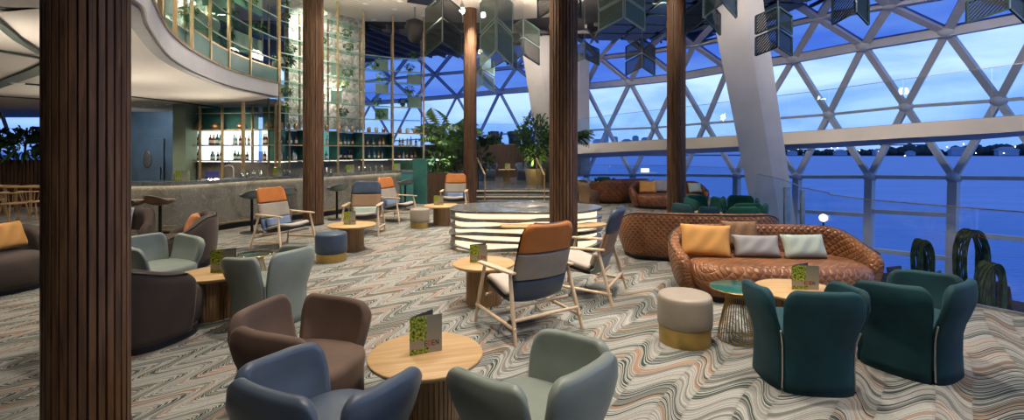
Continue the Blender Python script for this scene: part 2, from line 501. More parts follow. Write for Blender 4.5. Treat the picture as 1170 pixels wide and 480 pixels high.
def wing_chair(x, y, f, mat, label, group=None, z=0, k=1.0):
    t = thing('wing_tub_chair', label, 'chair', (x, y, z), rzf(f), group); t.scale = (k, k, k)
    a = .365
    zs = [0, .14, .32, .41, .50, .60, .69, .80]
    sc = [.85, .83, .835, .89, .985, 1.055, 1.045, 1.0]
    def scale(zz, ph): return interp(zs, sc, zz)
    def petal(name, c, half, H, z0=.0, opening=True):
        N = 30; phis = [math.radians(c - half + 2 * half * i / (N - 1)) for i in range(N)]
        def gap(s, zz):
            if not opening: return 0
            g = math.radians(1 + 7 * smoothstep((zz - .34) / .36))
            return g * (1 - 2 * s) * 1.0
        o = shell(phis, a, a, 3.0, H, .062, scale, z0, .13, gap).build(name, mat, t)
        return fix_normals(o)
    petal('back_panel', -90, 46, lambda s: .745)
    petal('side_panel', 0 + 1, 45, lambda s: .735 - .06 * s)
    petal('side_panel', 180 - 1, 45, lambda s: .675 + .06 * s)
    petal('front_panel', 90, 44, lambda s: .40, opening=False)
    mb = MB(); prof = [(.80, .10), (.80, .32), (.82, .385), (.80, .42), (.70, .437), (.4, .44), (0.001, .437)]
    mb.lathe([(r * a, zz) for r, zz in prof], (0, .015, 0), 40, 1, 1.06, True, 3.0)
    fix_normals(mb.build('seat', mat, t))
    for sgn in (-1, 1):
        ph = math.radians(-90 + sgn * 45); pts = []
        for i in range(9):
            zz = .02 + .42 * i / 8
            kk = scale(zz, ph); ct, st = math.cos(ph), math.sin(ph)
            q = abs(ct) ** (2 / 3.0)
            pts.append(((a * kk + .001) * math.copysign(q, ct), -(a * kk + .001) * q, zz))
        zo = MB().tube(pts, .006, 6).build('zipper', M['zip'], t); zo['label'] = 'pale zipper down the rear corner'
    return t

def cushion(w, h, th, n=18):
    mb = MB(); 
    for sgn in (1, -1):
        vs, fs, uv = [], [], []
        for j in range(n + 1):
            for i in range(n + 1):
                X, Z = -1 + 2 * i / n, -1 + 2 * j / n
                e = max(0, (1 - X ** 4)) * max(0, (1 - Z ** 4))
                t = th / 2 * e ** .5
                pinch = 1 - .06 * (1 - X * X) * Z * Z - 0
                pinch2 = 1 - .06 * (1 - Z * Z) * X * X
                wr = .006 * math.sin(X * 9 + Z * 4) * e
                vs.append(Vector((X * w / 2 * pinch2, sgn * t + sgn * wr, Z * h / 2 * pinch)))
        for j in range(n):
            for i in range(n):
                q = (j * (n + 1) + i, j * (n + 1) + i + 1, (j + 1) * (n + 1) + i + 1, (j + 1) * (n + 1) + i)
                fs.append(q if sgn < 0 else q[::-1])
                uv.append([(vs[k].x, vs[k].z) for k in fs[-1]])
        mb.add(vs, fs, uv, True)
    return mb

def throw_pillow(owner, lx, ly, lz, w, h, mat, label, tilt=-.35, yaw=0, group=None, th=.15):
    """pillow placed in the frame of a seat; it stays a thing of its own"""
    o = cushion(w, h, th).build('throw_pillow', mat)
    fix_normals(o)
    Mx = Matrix.Translation(owner.location) @ Matrix.Rotation(owner.rotation_euler.z, 4, 'Z') @ Matrix.Translation((lx, ly, lz)) @ Matrix.Rotation(yaw, 4, 'Z') @ Matrix.Rotation(tilt, 4, 'X')
    o.matrix_world = Mx
    return tag(o, label, 'pillow', group)

def round_sofa(name, x, y, f, W, D, Hb, mat, label, cat, group=None, He=None, seat_out=.06, lean=.10, th=.15, seatz=.42):
    t = thing(name, label, cat, (x, y, 0), rzf(f), group)
    He = He or Hb * .62
    a, b = W / 2, D / 2
    n = 2.9 if W > 1.5 else 2.6
    N = 60
    phis = [math.radians(22 - (180 + 44) * i / (N - 1)) for i in range(N)]
    def H(s):
        e = min(s, 1 - s) * 2
        return He + (Hb - He) * smoothstep(e / .62)
    def scale(zz, ph): return 1 - lean * (1 - (zz / Hb)) + .05 * math.sin(PI * min(1, zz / Hb)) 
    o = shell(phis, a, b, n, H, th, scale, .07, .16, None, 0, 10).build('curved_back', mat, t); fix_normals(o)
    mb = MB()
    prof = [(.90, .07), (.95, .12), (.985, .22), (.985, .32), (.96, seatz - .04), (.90, seatz), (.7, seatz + .02), (.4, seatz + .025), (.001, seatz + .025)]
    sa, sb = a - th * .95, b - th * .4
    vs = []; nn = 56
    mb.lathe([(r, zz) for r, zz in prof], (0, seat_out + .03, 0), nn, sa, sb, True, n)
    # planar uv for quilting on the seat
    for fi, fc in enumerate(mb.f):
        if len(fc) == 4:
            mb.uv[fi] = [(mb.v[k].x, mb.v[k].y + mb.v[k].z) for k in fc]
    fix_normals(mb.build('seat', mat, t))
    mb = MB(); mb.lathe([(.84, 0), (.84, .09)], (0, .0, 0), 40, a, b, False, n)
    bo = mb.build('plinth', M['shell_dark'], t); bo['label'] = 'dark recessed plinth'
    # piping on the rim
    pts = []
    for i in range(4, N - 4):
        s = i / (N - 1); ph = phis[i]; h = H(s)
        ct, st = math.cos(ph), math.sin(ph)
        k_ = scale(h, ph)
        pts.append((math.copysign(abs(ct) ** (2 / n), ct) * (a * k_ - .012), math.copysign(abs(st) ** (2 / n), st) * (b * k_ - .012), h - .022))
    MB().tube(pts, .009, 6).build('piping', M['shell_dark'], t)
    return t

def lounge_chair(x, y, f, cols, label, pillow, group='high back wood framed lounge chairs'):
    t = thing('lounge_chair', label, 'chair', (x, y, 0), rzf(f), group)
    # side profile from seat front to head
    ctrl = [(.33, .395), (.20, .375), (.05, .335), (-.10, .305), (-.19, .335), (-.235, .43), (-.27, .55), (-.315, .70), (-.36, .86), (-.40, .98), (-.425, 1.06)]
    def cr(p0, p1, p2, p3, u):
        return tuple(.5 * ((2 * p1[i]) + (-p0[i] + p2[i]) * u + (2 * p0[i] - 5 * p1[i] + 4 * p2[i] - p3[i]) * u * u + (-p0[i] + 3 * p1[i] - 3 * p2[i] + p3[i]) * u ** 3) for i in range(2))
    pts = []
    for i in range(len(ctrl) - 1):
        p0, p1, p2, p3 = ctrl[max(0, i - 1)], ctrl[i], ctrl[i + 1], ctrl[min(len(ctrl) - 1, i + 2)]
        for k in range(6): pts.append(cr(p0, p1, p2, p3, k / 6))
    pts.append(ctrl[-1]); n = len(pts)
    L = [0]
    for i in range(1, n): L.append(L[-1] + math.dist(pts[i], pts[i - 1]))
    tot = L[-1]
    def pos(s):
        d = s * tot
        for i in range(n - 1):
            if d <= L[i + 1] + 1e-9:
                u = (d - L[i]) / (L[i + 1] - L[i]); p = [pts[i][k] + (pts[i + 1][k] - pts[i][k]) * u for k in (0, 1)]
                tx, tz = pts[i + 1][0] - pts[i][0], pts[i + 1][1] - pts[i][1]; q = math.hypot(tx, tz)
                return p, (tx / q, tz / q)
        return pts[-1], (0, 1)
    def halfw(s):
        w = .30 + .02 * math.sin(s * PI); R = .13
        e = (1 - s) * tot
        if e < R: w -= R * (1 - math.sqrt(max(0, 1 - (1 - e / R) ** 2)))
        e = s * tot
        if e < .07: w -= .07 * (1 - math.sqrt(max(0, 1 - (1 - e / .07) ** 2)))
        return max(w, .05)
    def pad(name, s0, s1, off0, off1, mat, puff=.012, inset=0, crown=0):
        mb = MB(); ns, nw = 22, 14; vs = []; 
        for side in (0, 1):
            for i in range(ns + 1):
                s = s0 + (s1 - s0) * i / ns; p, tg = pos(s); nx, nz_ = -tg[1] * -1, tg[0] * -1
                # normal pointing to the sitter (front/up)
                nrm = (tg[1], -tg[0]); 
                if nrm[0] * .6 + nrm[1] < 0: nrm = (-nrm[0], -nrm[1])
                w = halfw(s) - inset
                for j in range(nw + 1):
                    q = -1 + 2 * j / nw
                    e = (1 - abs(q) ** 6) * (1 - abs(2 * i / ns - 1) ** 8)
                    dish = .035 * q * q
                    d = (off1 + puff * e if side else off0 - puff * .3 * e) + dish
                    ed = .5 * (off0 + off1) + dish
                    d = d if e > 1e-6 else ed
                    vs.append(Vector((q * w, p[0] + nrm[0] * d, p[1] + nrm[1] * d)))
        m = (ns + 1) * (nw + 1); fs = []
        for side in (0, 1):
            for i in range(ns):
                for j in range(nw):
                    q = [side * m + i * (nw + 1) + j, side * m + i * (nw + 1) + j + 1, side * m + (i + 1) * (nw + 1) + j + 1, side * m + (i + 1) * (nw + 1) + j]
                    fs.append(q)
        mb.add(vs, fs, None, True)
        return fix_normals(mb.build(name, mat, t))
    pad('shell_edge', .0, 1.0, -.012, .008, M['shell_dark'], .002)
    pad('headrest_pad', .775, .992, -.03, .03, cols[0], .014, .006)
    pad('back_pad', .565, .775, -.03, .03, cols[1], .010, .004)
    pad('lower_back_pad', .36, .565, -.03, .022, cols[2], .006, .004)
    pad('seat_pad', .01, .34, .0, .05, M['seat_pale'], .022, .012)
    pad('seat_shell', .0, .36, -.028, .002, M['shell_dark'], .004, .004)
    cu = pad('lumbar_cushion', .37, .56, .03, .085, pillow, .035, .07)
    cu['label'] = 'small square lumbar cushion'
    for s in (-1, 1):
        MB().tube([(s * .375, .36, 0), (s * .355, .30, .30), (s * .335, .24, .575)], [.016, .021, .018], 10).build('leg', M['ash'], t)
        MB().tube([(s * .385, -.40, 0), (s * .36, -.31, .30), (s * .335, -.23, .585)], [.016, .021, .018], 10).build('leg', M['ash'], t)
        mb = MB(); vs = []
        for i in range(13):
            u = i / 12; yy = .34 - .64 * u; w = .034 * math.sin(PI * (.12 + .76 * u)) ** .5 + .006
            zz = .585 + .012 * u
            for (dx, dz) in ((-w, 0), (w, 0), (w, .022), (-w, .022)): vs.append((s * .338 + dx, yy, zz + dz))
        fs = [(i * 4 + k, i * 4 + (k + 1) % 4, (i + 1) * 4 + (k + 1) % 4, (i + 1) * 4 + k) for i in range(12) for k in range(4)] + [(3, 2, 1, 0), (48, 49, 50, 51)]
        o = mb.add(vs, fs).build('armrest', M['ash'], t, .006); fix_normals(o)
        MB().tube([(s * .368, .345, .17), (s * .375, -.385, .13)], .017, 8).build('side_stretcher', M['ash'], t)
    MB().tube([(-.37, -.345, .20), (.37, -.345, .20)], .017, 8).build('cross_stretcher', M['ash'], t)
    MB().tube([(-.345, .20, .30), (.345, .20, .30)], .016, 8).build('cross_stretcher', M['ash'], t)
    MB().tube([(-.36, -.20, .27), (.36, -.20, .27)], .016, 8).build('cross_stretcher', M['ash'], t)
    return t

def pouf(x, y, mat, base, label, r=.225, h=.42, hb=.135):
    t = thing('pouf', label, 'pouf', (x, y, 0), 0, 'round poufs')
    b = MB().lathe([(r * .95, 0), (r * .95, hb)], n=48).build('base_band', base, t, .004); b['label'] = 'brushed brass band'
    MB().lathe([(r * .9, hb), (r, hb + .012), (r * 1.01, hb + .08), (r * 1.01, h - .05), (r * .985, h - .022), (r * .94, h - .006), (r * .8, h), (.001, h + .004)], n=48).build('cushion', mat, t)
    return t

def drum_table(x, y, label, r=.36, h=.45, rb=.2, z=0):
    t = thing('round_table', label, 'table', (x, y, z), random.uniform(0, .5), 'round oak drum tables')
    MB().lathe([(r - .02, h - .035), (r, h - .02), (r, h - .004), (r - .004, h), (.001, h)], n=64).build('tabletop', M['oak'], t)
    vs = []; n = 40; prof = []
    mb = MB()
    pts = []
    for i in range(n):
        a0 = 2 * PI * i / n; a1 = 2 * PI * (i + .72) / n; a2 = 2 * PI * (i + .78) / n; a3 = 2 * PI * (i + .96) / n
        for aa, rr in ((a0, rb), (a1, rb), (a2, rb - .012), (a3, rb - .012)): pts.append((rr * math.cos(aa), rr * math.sin(aa)))
    mb.poly(pts, 0, h - .034).build('slatted_drum', M['oak_slat'], t)
    return t

def menu_card(x, y, z, rz, label, w=.165, h=.21):
    t = thing('menu_card', label, 'menu', (x, y, z), rz, 'standing drink menus')
    def leafpanel(ang, mat, nm, x0=-w / 2):
        mb = MB(); c, s_ = math.cos(ang), math.sin(ang); d = .0035
        vs = [(x0, -d, 0), (x0 + w * c, w * s_ - d, 0), (x0 + w * c, w * s_ - d, h), (x0, -d, h), (x0, 0, 0), (x0 + w * c, w * s_, 0), (x0 + w * c, w * s_, h), (x0, 0, h)]
        q = [(0, 0), (1, 0), (1, 1), (0, 1)]
        mb.add(vs, [(0, 1, 2, 3), (5, 4, 7, 6), (3, 2, 6, 7), (0, 3, 7, 4), (1, 5, 6, 2), (0, 4, 5, 1)], [q, [(1, 0), (0, 0), (0, 1), (1, 1)]] + [[(.9, .5)] * 4] * 4)
        return mb.build(nm, mat, t)
    leafpanel(0, M['menu_cover'], 'front_cover')
    leafpanel(.55, M['menu_edge'], 'rear_cover')
    # lettering as real flat strokes: E D E N
    mb = MB(); rd = MB(); lh = .030; lw = .021; st = .0052; zc = .045; yy = -.0042
    def seg(b, x0, z0, x1, z1):
        b.bar((x0, yy, z0), (x1, yy, z1), st, .0008, up=(0, 1, 0))
    xs = [-.004, .019, .042, .063]
    xs = [w * .02 + i * .0235 - .012 for i in range(4)]
    for k in (0, 2):
        x0 = xs[k]; seg(mb, x0, zc, x0, zc + lh)
        for q in (0, .5, 1): seg(mb, x0, zc + lh * q, x0 + lw * .8, zc + lh * q)
    x0 = xs[1]; seg(rd, x0, zc, x0, zc + lh); seg(rd, x0, zc + lh, x0 + lw * .5, zc + lh); seg(rd, x0, zc, x0 + lw * .5, zc)
    seg(rd, x0 + lw * .5, zc + lh, x0 + lw * .8, zc + lh * .7); seg(rd, x0 + lw * .8, zc + lh * .7, x0 + lw * .8, zc + lh * .3); seg(rd, x0 + lw * .8, zc + lh * .3, x0 + lw * .5, zc)
    x0 = xs[3]; seg(mb, x0, zc, x0, zc + lh); seg(mb, x0, zc + lh, x0 + lw * .8, zc); seg(mb, x0 + lw * .8, zc, x0 + lw * .8, zc + lh)
    mb.build('lettering', M['ink'], t); rd.build('red_letter', M['ink_red'], t)
    return t

def leaf_cluster(mb, c, R, n, ln, wd, up=.3, zs=1.0, droop=.3, shellr=.55):
    """many folded leaves scattered through an ellipsoid"""
    c = Vector(c)
    for i in range(n):
        d = Vector((random.gauss(0, 1), random.gauss(0, 1), random.gauss(0, 1))).normalized()
        p = c + Vector((d.x * R, d.y * R, d.z * R * zs)) * (shellr + (1 - shellr) * random.random())
        g = (d + Vector((random.uniform(-.6, .6), random.uniform(-.6, .6), up + random.uniform(-.5, .5)))).normalized()
        s = g.cross(Vector((random.uniform(-1, 1), random.uniform(-1, 1), random.uniform(-1, 1)))).normalized()
        l = ln * random.uniform(.7, 1.25); w = wd * random.uniform(.7, 1.2)
        m = p + g * l * .5 + Vector((0, 0, .04 * l)); e = p + g * l - Vector((0, 0, droop * l))
        mb.add([p, m + s * w, e, m - s * w], [(0, 1, 2), (0, 2, 3)], None, False)

def palm_frond(mb, base, d, L, lw=.16, n=14, droop=.8):
    base = Vector(base); d = Vector(d).normalized(); side = d.cross(Vector((0, 0, 1))).normalized()
    pts = []
    for i in range(n + 1):
        t = i / n; pts.append(base + d * L * t - Vector((0, 0, droop * L * t * t * .6)))
    mb.tube(pts, [.012 * (1 - .8 * i / n) for i in range(n + 1)], 4)
    for i in range(2, n + 1):
        t = i / n; l = L * .34 * math.sin(PI * min(1, t * .8 + .15))
        fw = (pts[i] - pts[i - 1]).normalized()
        for s in (-1, 1):
            dirv = (side * s + fw * .8 - Vector((0, 0, .25))).normalized()
            p = pts[i]; e = p + dirv * l - Vector((0, 0, l * .25)); m = p + dirv * l * .5
            w = fw * (lw * .16)
            mb.add([p, m + w, e, m - w], [(0, 1, 2), (0, 2, 3)])

# ================================================================== camera, world, view
cam_d = bpy.data.cameras.new('camera'); cam = bpy.data.objects.new('camera', cam_d); C.objects.link(cam)
cam.location = (0, 0, CAMZ); cam.rotation_euler = (PI / 2, 0, 0)
cam_d.sensor_width = 36; cam_d.lens = FPX / 1170 * 36; cam_d.shift_y = -(240 - HZ) / 1170
cam_d.clip_start = .05; cam_d.clip_end = 6000
sc = bpy.context.scene; sc.camera = cam
sc.view_settings.view_transform = 'Standard'; sc.view_settings.look = 'None'; sc.view_settings.gamma = 1
sc.view_settings.use_curve_mapping = False; sc.view_settings.exposure = 0
sc.cycles.transparent_max_bounces = 20; sc.cycles.max_bounces = 6; sc.cycles.diffuse_bounces = 3
sc.cycles.sample_clamp_indirect = 4; sc.cycles.caustics_reflective = False; sc.cycles.caustics_refractive = False

w = bpy.data.worlds.new('dusk'); sc.world = w; w.use_nodes = True; nt = w.node_tree
bg = nt.nodes['Background']
tc = nt.nodes.new('ShaderNodeTexCoord').outputs['Generated']
dx, dy, dz = sep(nt, tc)
cl = noise(nt, comb(nt, dx * 2.2, dy * 2.2, dz * 9), 1.6, 5, .4)
grad = ramp(nt, dz, [(0, (.20, .36, .76)), (.06, (.27, .45, .86)), (.16, (.37, .55, .90)), (.35, (.14, .32, .80)), (.8, (.05, .12, .36))])
cloud = ramp(nt, cl, [(.42, (.70, .80, .98)), (.62, (1.28, 1.2, 1.05))])
mm = nt.nodes.new('ShaderNodeMix'); mm.data_type = 'RGBA'; mm.blend_type = 'MULTIPLY'; mm.inputs[0].default_value = 1
nt.links.new(grad, mm.inputs[6]); nt.links.new(cloud, mm.inputs[7]); nt.links.new(mm.outputs[2], bg.inputs[0])
bg.inputs[1].default_value = 1.55

def spot(x, y, z, e, ang=100, col=(1, .80, .58), tgt=None, rad=.12, blend=.8):  # serves room downlights and added fill spots, no fixture modelled
    l = bpy.data.lights.new('room_or_added_spot', 'SPOT'); l.energy = e; l.color = col; l.spot_size = math.radians(ang); l.spot_blend = blend
    l.shadow_soft_size = rad
    o = bpy.data.objects.new('room_or_added_spot', l); C.objects.link(o); o.location = (x, y, z)
    if tgt: o.rotation_euler = (Vector(tgt) - Vector((x, y, z))).to_track_quat('-Z', 'Y').to_euler()
    return o
def point(x, y, z, e, col=(1, .82, .6), rad=.08):  # bare lamp without fixture, for added fill and plant accents
    l = bpy.data.lights.new('lamp', 'POINT'); l.energy = e; l.color = col; l.shadow_soft_size = rad
    o = bpy.data.objects.new('lamp', l); C.objects.link(o); o.location = (x, y, z); return o

# ================================================================== setting
CEIL = 6.1
# carpet floor: edge follows the glass railing on the seaward side
rail_pts = [(7.3, 15.4), (6.6, 13.1), (5.75, 10.2), (4.85, 8.0), (4.62, 7.0), (4.66, 6.2), (5.12, 5.3), (5.5, 4.75), (6.0, 4.3), (8.5, 3.4)]
floor_poly = [(-21, -5), (9, -5), (9, 3.2)] + rail_pts[::-1] + [(7.3, 19.5), (3.0, 19.5), (2.6, 30), (-21, 30)]
struct(MB().poly(floor_poly, -.25, 0).build('floor', M['carpet']))


# ceiling
edge = []
for (u, v) in [(380, 78), (430, 70), (490, 65), (540, 61), (600, 50), (660, 45), (785, 45), (826, 32), (900, 8), (1000, -30), (1100, -62), (1180, -92)]:
    Y = FPX * (CEIL - CAMZ) / (HZ - v); edge.append((sx(u, Y), Y))
cp = [(-21, -5), (-21, 26)] + edge + [(9.2, 5), (9.2, -5)]
struct(MB().poly(cp, CEIL + .02, CEIL + .3).build('ceiling', M['ceil_dark']))
pl = MB().poly([(-21, -5), (-21, 15.8), (-5, 16.2), (-1.2, 16.4), (1.5, 15.6), (2.6, 12.5), (2.6, -5)], CEIL - .03, CEIL + .02)
struct(pl.build('ceiling_planks', M['ceil_plank']))
# metal lattice under the dark ceiling
mb = MB()
for i in range(26):
    x0 = -8 + i * .62
    for (ya, yb) in ((16.5, 22),):
        e = min(22, interp([q[0] for q in edge], [q[1] for q in edge], x0 + 1.2)) - .15
        if e > ya: mb.bar((x0, ya, CEIL - .12), (x0 + (e - ya) * .35, e, CEIL - .12), .07, .14)
for i in range(30):
    x0 = 1.6 + (i % 10) * .8
for j in range(14):
    yy = 6.5 + j * .82
    x0 = -6 if yy > 16.5 else 2.8
    xe = interp([q[1] for q in edge[::-1]], [q[0] for q in edge[::-1]], yy) if yy < 15.5 else 4.4
    if xe > x0 + .4: mb.bar((x0, yy, CEIL - .1), (min(xe, 9) - .2, yy + .3, CEIL - .1), .1, .12)
for j in range(8):
    xx = 2.9 + j * .8
    y1 = interp([q[0] for q in edge[4:]], [q[1] for q in edge[4:]], xx) - .3
    mb.bar((xx, 5, CEIL - .2), (xx + .15, max(6, y1), CEIL - .2), .05, .1)
struct(mb.build('ceiling_lattice', M['lattice']))
# panels of the louvred ceiling zone
mb = MB()
for j in range(9):
    for i in range(6):
        xx = 3.0 + i * 1.05; yy = 7.5 + j * 1.15
        lim = interp([q[0] for q in edge[4:]], [q[1] for q in edge[4:]], xx + .9)
        if yy + 1 < lim:
            mb.box((xx + .45, yy + .5, CEIL - .32), (.92, .98, .03), .12)
struct(mb.build('ceiling_louvres', M['shelf_dark']))

struct(MB().box((-6, -5.1, 3), (32, .2, 6.4)).build('wall_rear', M['wall_wood']))
struct(MB().box((-21, 5, 3), (.2, 20, 6.4)).build('wall_left', M['wall_wood']))

# ---------------- mezzanine soffit, fascia
fc = [(-2.0, -4.9), (-3.2, -1.5), (-3.75, 1.5), (-3.62, 3.6), (-3.53, 4.5), (-4.08, 5.4), (-5.1, 7.2), (-5.74, 8.95), (-6.1, 10.7), (-6.04, 12.4)]
def catmull(pts, k=8):
    out = []
    for i in range(len(pts) - 1):
        p0, p1, p2, p3 = [Vector(pts[max(0, min(len(pts) - 1, j))]) for j in (i - 1, i, i + 1, i + 2)]
        for q in range(k):
            u = q / k
            out.append(.5 * ((2 * p1) + (-p0 + p2) * u + (2 * p0 - 5 * p1 + 4 * p2 - p3) * u * u + (-p0 + 3 * p1 - 3 * p2 + p3) * u ** 3))
    out.append(Vector(pts[-1])); return out
fcs = catmull(fc, 6)
def normals(path):
    out = []
    for i in range(len(path)):
        d = (path[min(i + 1, len(path) - 1)] - path[max(i - 1, 0)]).normalized()
        out.append(Vector((d.y, -d.x)))      # right hand side of the direction of travel
    return out
def ribbon(mb, path, o0, o1, z0, z1, zf=None):
    nr = normals(path); n = len(path); vs = []
    for p, q in zip(path, nr):
        a, b = p + q * o0, p + q * o1
        vs += [(a.x, a.y, z0), (b.x, b.y, z0), (b.x, b.y, z1), (a.x, a.y, z1)]
    fs = []; uv = []; L = 0
    for i in range(n - 1):
        l2 = L + (path[i + 1] - path[i]).length
        for k in range(4):
            fs.append((i * 4 + k, (i + 1) * 4 + k, (i + 1) * 4 + (k + 1) % 4, i * 4 + (k + 1) % 4))
            uv.append([(L, 0), (l2, 0), (l2, 1), (L, 1)])
        L = l2
    fs += [(0, 1, 2, 3), (n * 4 - 1, n * 4 - 2, n * 4 - 3, n * 4 - 4)]; uv += [[(0, 0)] * 4] * 2
    mb.add(vs, fs, uv); return mb
nr = normals(fcs)
# soffit surface: curls up to the fascia
offs = [(0, 3.12), (.22, 3.07), (.7, 3.0), (1.5, 2.96), (2.6, 2.95)]
vs = []; fs = []
for p, q in zip(fcs, nr):
    for o, z in offs:
        a = p - q * o; vs.append((a.x, min(a.y, 14.9), z))
    vs.append((-21, max(-5, min(16, p.y * 1.25 - 1)), 2.95))
m = len(offs) + 1
for i in range(len(fcs) - 1):
    for k in range(m - 1): fs.append((i * m + k, i * m + k + 1, (i + 1) * m + k + 1, (i + 1) * m + k))
struct(MB().add(vs, fs, None, True).build('ceiling_soffit', M['soffit']))
struct(MB().poly([(-21, 12), (-21, 18), (-6.6, 18), (-6.3, 12.9), (-8.5, 12.2)], 2.955, 3.1).build('ceiling_soffit_rear', M['soffit']))
struct(ribbon(MB(), fcs, -.25, .02, 3.12, 3.46).build('trim_1', M['fascia']))
struct(ribbon(MB(), fcs, -.32, -.02, 3.085, 3.12).build('trim_2', M['lattice']))
struct(ribbon(MB(), fcs, -.05, .045, 3.43, 3.475).build('trim_3', M['brass_old']))
# slots and green bands on the soffit
mb = MB()
def soff(px): 
    out = []
    for (u, v) in px:
        p = fl(u, v, 2.945) if False else None
        Y = FPX * (2.94 - CAMZ) / (HZ - v); out.append(Vector((sx(u, Y), Y)))
    return out
for px, wd in (([(-30, 5), (0, 28), (20, 45), (45, 60), (80, 72), (120, 80)], .035), ([(-30, 52), (0, 58), (45, 66), (100, 75)], .03), ([(-10, 100), (45, 80), (100, 55)], .11), ([(-20, 108), (0, 110), (45, 113), (147, 110), (200, 116), (250, 123)], .04), ([(-20, 92), (45, 97), (130, 104)], .03)):
    ribbon(mb, soff(px), -wd, wd, 2.925, 2.948)
struct(mb.build('ceiling_bands', M['soffit_green']))

# ---------------- rear walls at left
struct(MB().box((sx(181, 15.4) , 15.5, 1.5), (2.6, .2, 3.0)).build('wall_blue_panels', M['blue_panel']))
d1 = thing('door_1', None, None, (sx(173, 15.35), 15.35, 0)); struct(d1)
MB().box((0, 0, 1.05), (.8, .06, 2.1)).build('door_leaf', M['blue_panel'], d1, .006)
mb = MB(); mb.lathe([(.16, -.02), (.19, 0), (.16, .02)], n=32); 
po = mb.build('porthole_frame', M['steel'], d1); po.rotation_euler = (PI / 2, 0, 0); po.location = (-.1, -.05, 1.45); po.scale = (.8, 1.45, 1)
pg = MB().lathe([(.15, 0), (.15, .02)], n=32).build('porthole_glass', M['shelf_light'], d1); pg.rotation_euler = (PI / 2, 0, 0); pg.location = (-.1, -.04, 1.45); pg.scale = (.6, 1.3, 1)
MB().tube([(.33, -.06, .8), (.33, -.06, 1.2)], .015, 8).build('door_handle', M['black_metal'], d1)
struct(MB().box((sx(209, 13.0), 13.1, 1.48), (.34, .5, 2.95)).build('wall_sage_pier', M['sage_wall']))
struct(MB().box((sx(209, 13.0), 12.84, .55), (.36, .04, 1.1)).build('baseboard_pier', M['bar_stone']))
# slatted wood wall and window with plants at far left
mb = MB()
for i in range(58): mb.box((-19.6 + i * .12, 14.62, .72), (.085, .05, 1.44))
mb.box((-16.2, 14.75, .72), (7.2, .2, 1.44))
struct(mb.build('wall_slatted', M['wall_wood']))
struct(MB().box((-12.75, 14.8, 1.5), (.5, .3, 3)).build('wall_end', M['wall_wood']))
wn = thing('window_4', None, None, (-16.4, 14.9, 1.46)); struct(wn)
MB().box((0, .1, .72), (7.0, .02, 1.42)).build('pane', M['facade_glass'], wn)
mb = MB()
for i in range(7): mb.bar((-3.1 + i * 1.02, .1, 0), (-3.1 + i * 1.02 + (.5 if i % 2 else -.5), .1, 1.45), .07)
mb.build('window_frame', M['mullion'], wn)
for i in range(4):
    pt = thing('indoor_shrub', f'{["leafy dark", "broad leaved lime", "tall feathery", "drooping palm like"][i]} shrub in front of the far window above the slatted wall', 'plant', (-15.9 + i * .95, 14.4, 0), 0, 'shrubs along the far window')
    pt.location.z = 1.44; pt.location.y = 14.75
    mb = MB(); mb.tube([(0, 0, 0), (.05, 0, .5)], .03, 6); mb.build('stem', M['stem'], pt)
    mb = MB(); leaf_cluster(mb, (0, 0, .5), .42, 160, .34, .05, .4, 1.0)
    for k in range(7): palm_frond(mb, (0, 0, .4), (math.cos(k), math.sin(k) * .4, .9), .95, .2, 9)
    mb.build('foliage', M['leaf_dark'] if i % 2 == 0 else M['leaf_mid'], pt)

# ================================================================== facade
def Yf(u): return 1 / max(1 / 36, (54 + (u - 748) * .0954) / (54 * 22))
def row(us, vs, k): return [at(u, v, Yf(u) * k) for u, v in zip(us, vs)]
ring = row([326, 375, 424, 473, 522, 571, 620, 669, 720, 775, 832, 907, 987, 1082, 1195], [126, 122, 118, 114, 110, 105, 101, 99, 94, 88, 78, 67, 52, 36, 15], .93)
tran = row([351, 400, 449, 498, 547, 596, 645, 694, 748, 806, 865, 947, 1035, 1141, 1262], [166, 163, 161, 158, 155, 152, 150, 148, 146, 141, 137, 131, 122, 115, 105], 1)
low = row([622, 670, 723, 780, 842, 911, 994, 1090, 1205], [201, 200, 200, 200, 201, 202, 202, 203, 204], 1.0)
ring2 = row([400, 447, 497, 545, 590, 638, 685, 737, 793, 860, 935, 1017, 1107, 1225], [95, 90, 85, 81, 77, 72, 66, 60, 51, 38, 20, 6, -10, -34], .86)
ring3 = row([425, 470, 520, 567, 612, 660, 711, 765, 825, 893, 970, 1060, 1170], [66, 60, 57, 52, 48, 42, 37, 30, 15, -6, -30, -50, -80], .76)
W1 = thing('window_1', None, None, (10, 18, 0)); struct(W1)
W2 = thing('window_2', None, None, (8, 16, 5)); struct(W2)
def put(o, par): o.parent = par; o.matrix_parent_inverse = Matrix.Translation(par.location).inverted(); return o
def strut(mb, a, b, wd, dp): 
    mb.bar(a, b, wd, dp, up=Vector((-.5, 1, 0)))
mb = MB(); hub = MB()
n = len(ring)
for i in range(n):
    if i < len(tran): strut(mb, ring[i], tran[i], .13, .17)
    if i > 0: strut(mb, ring[i], tran[i - 1], .13, .17)
for j in range(len(tran)):
    k = j - 6
    for q in (j - 6, j - 5):
        if 0 <= q < len(low): strut(mb, tran[j], low[q], .13, .17)
for i in range(len(tran) - 1): strut(mb, tran[i], tran[i + 1], .09, .14)
for i in range(len(low) - 1): strut(mb, low[i], low[i + 1], .11, .2)
LOW = -2.3
bot = [Vector((p.x, p.y + .1, LOW)) for p in low]
lowpoly = [(2.6, 19.7), (7.4, 19.7), (7.4, 15.4), (6.7, 12.5), (5.0, 8.0), (5.0, 6.2), (6.2, 4.2), (9.3, 3.1), (9.3, -5), (16, -5)] + [(p.x + .2, p.y + .1) for p in low[::-1]]
struct(MB().poly(lowpoly, LOW - .2, LOW).build('floor_lower_deck', simple('deck_dark', (.03, .022, .018), .8, spec=.1)))
for i, (p, q) in enumerate(zip(low, bot)):
    strut(mb, p, q, .22, .22)
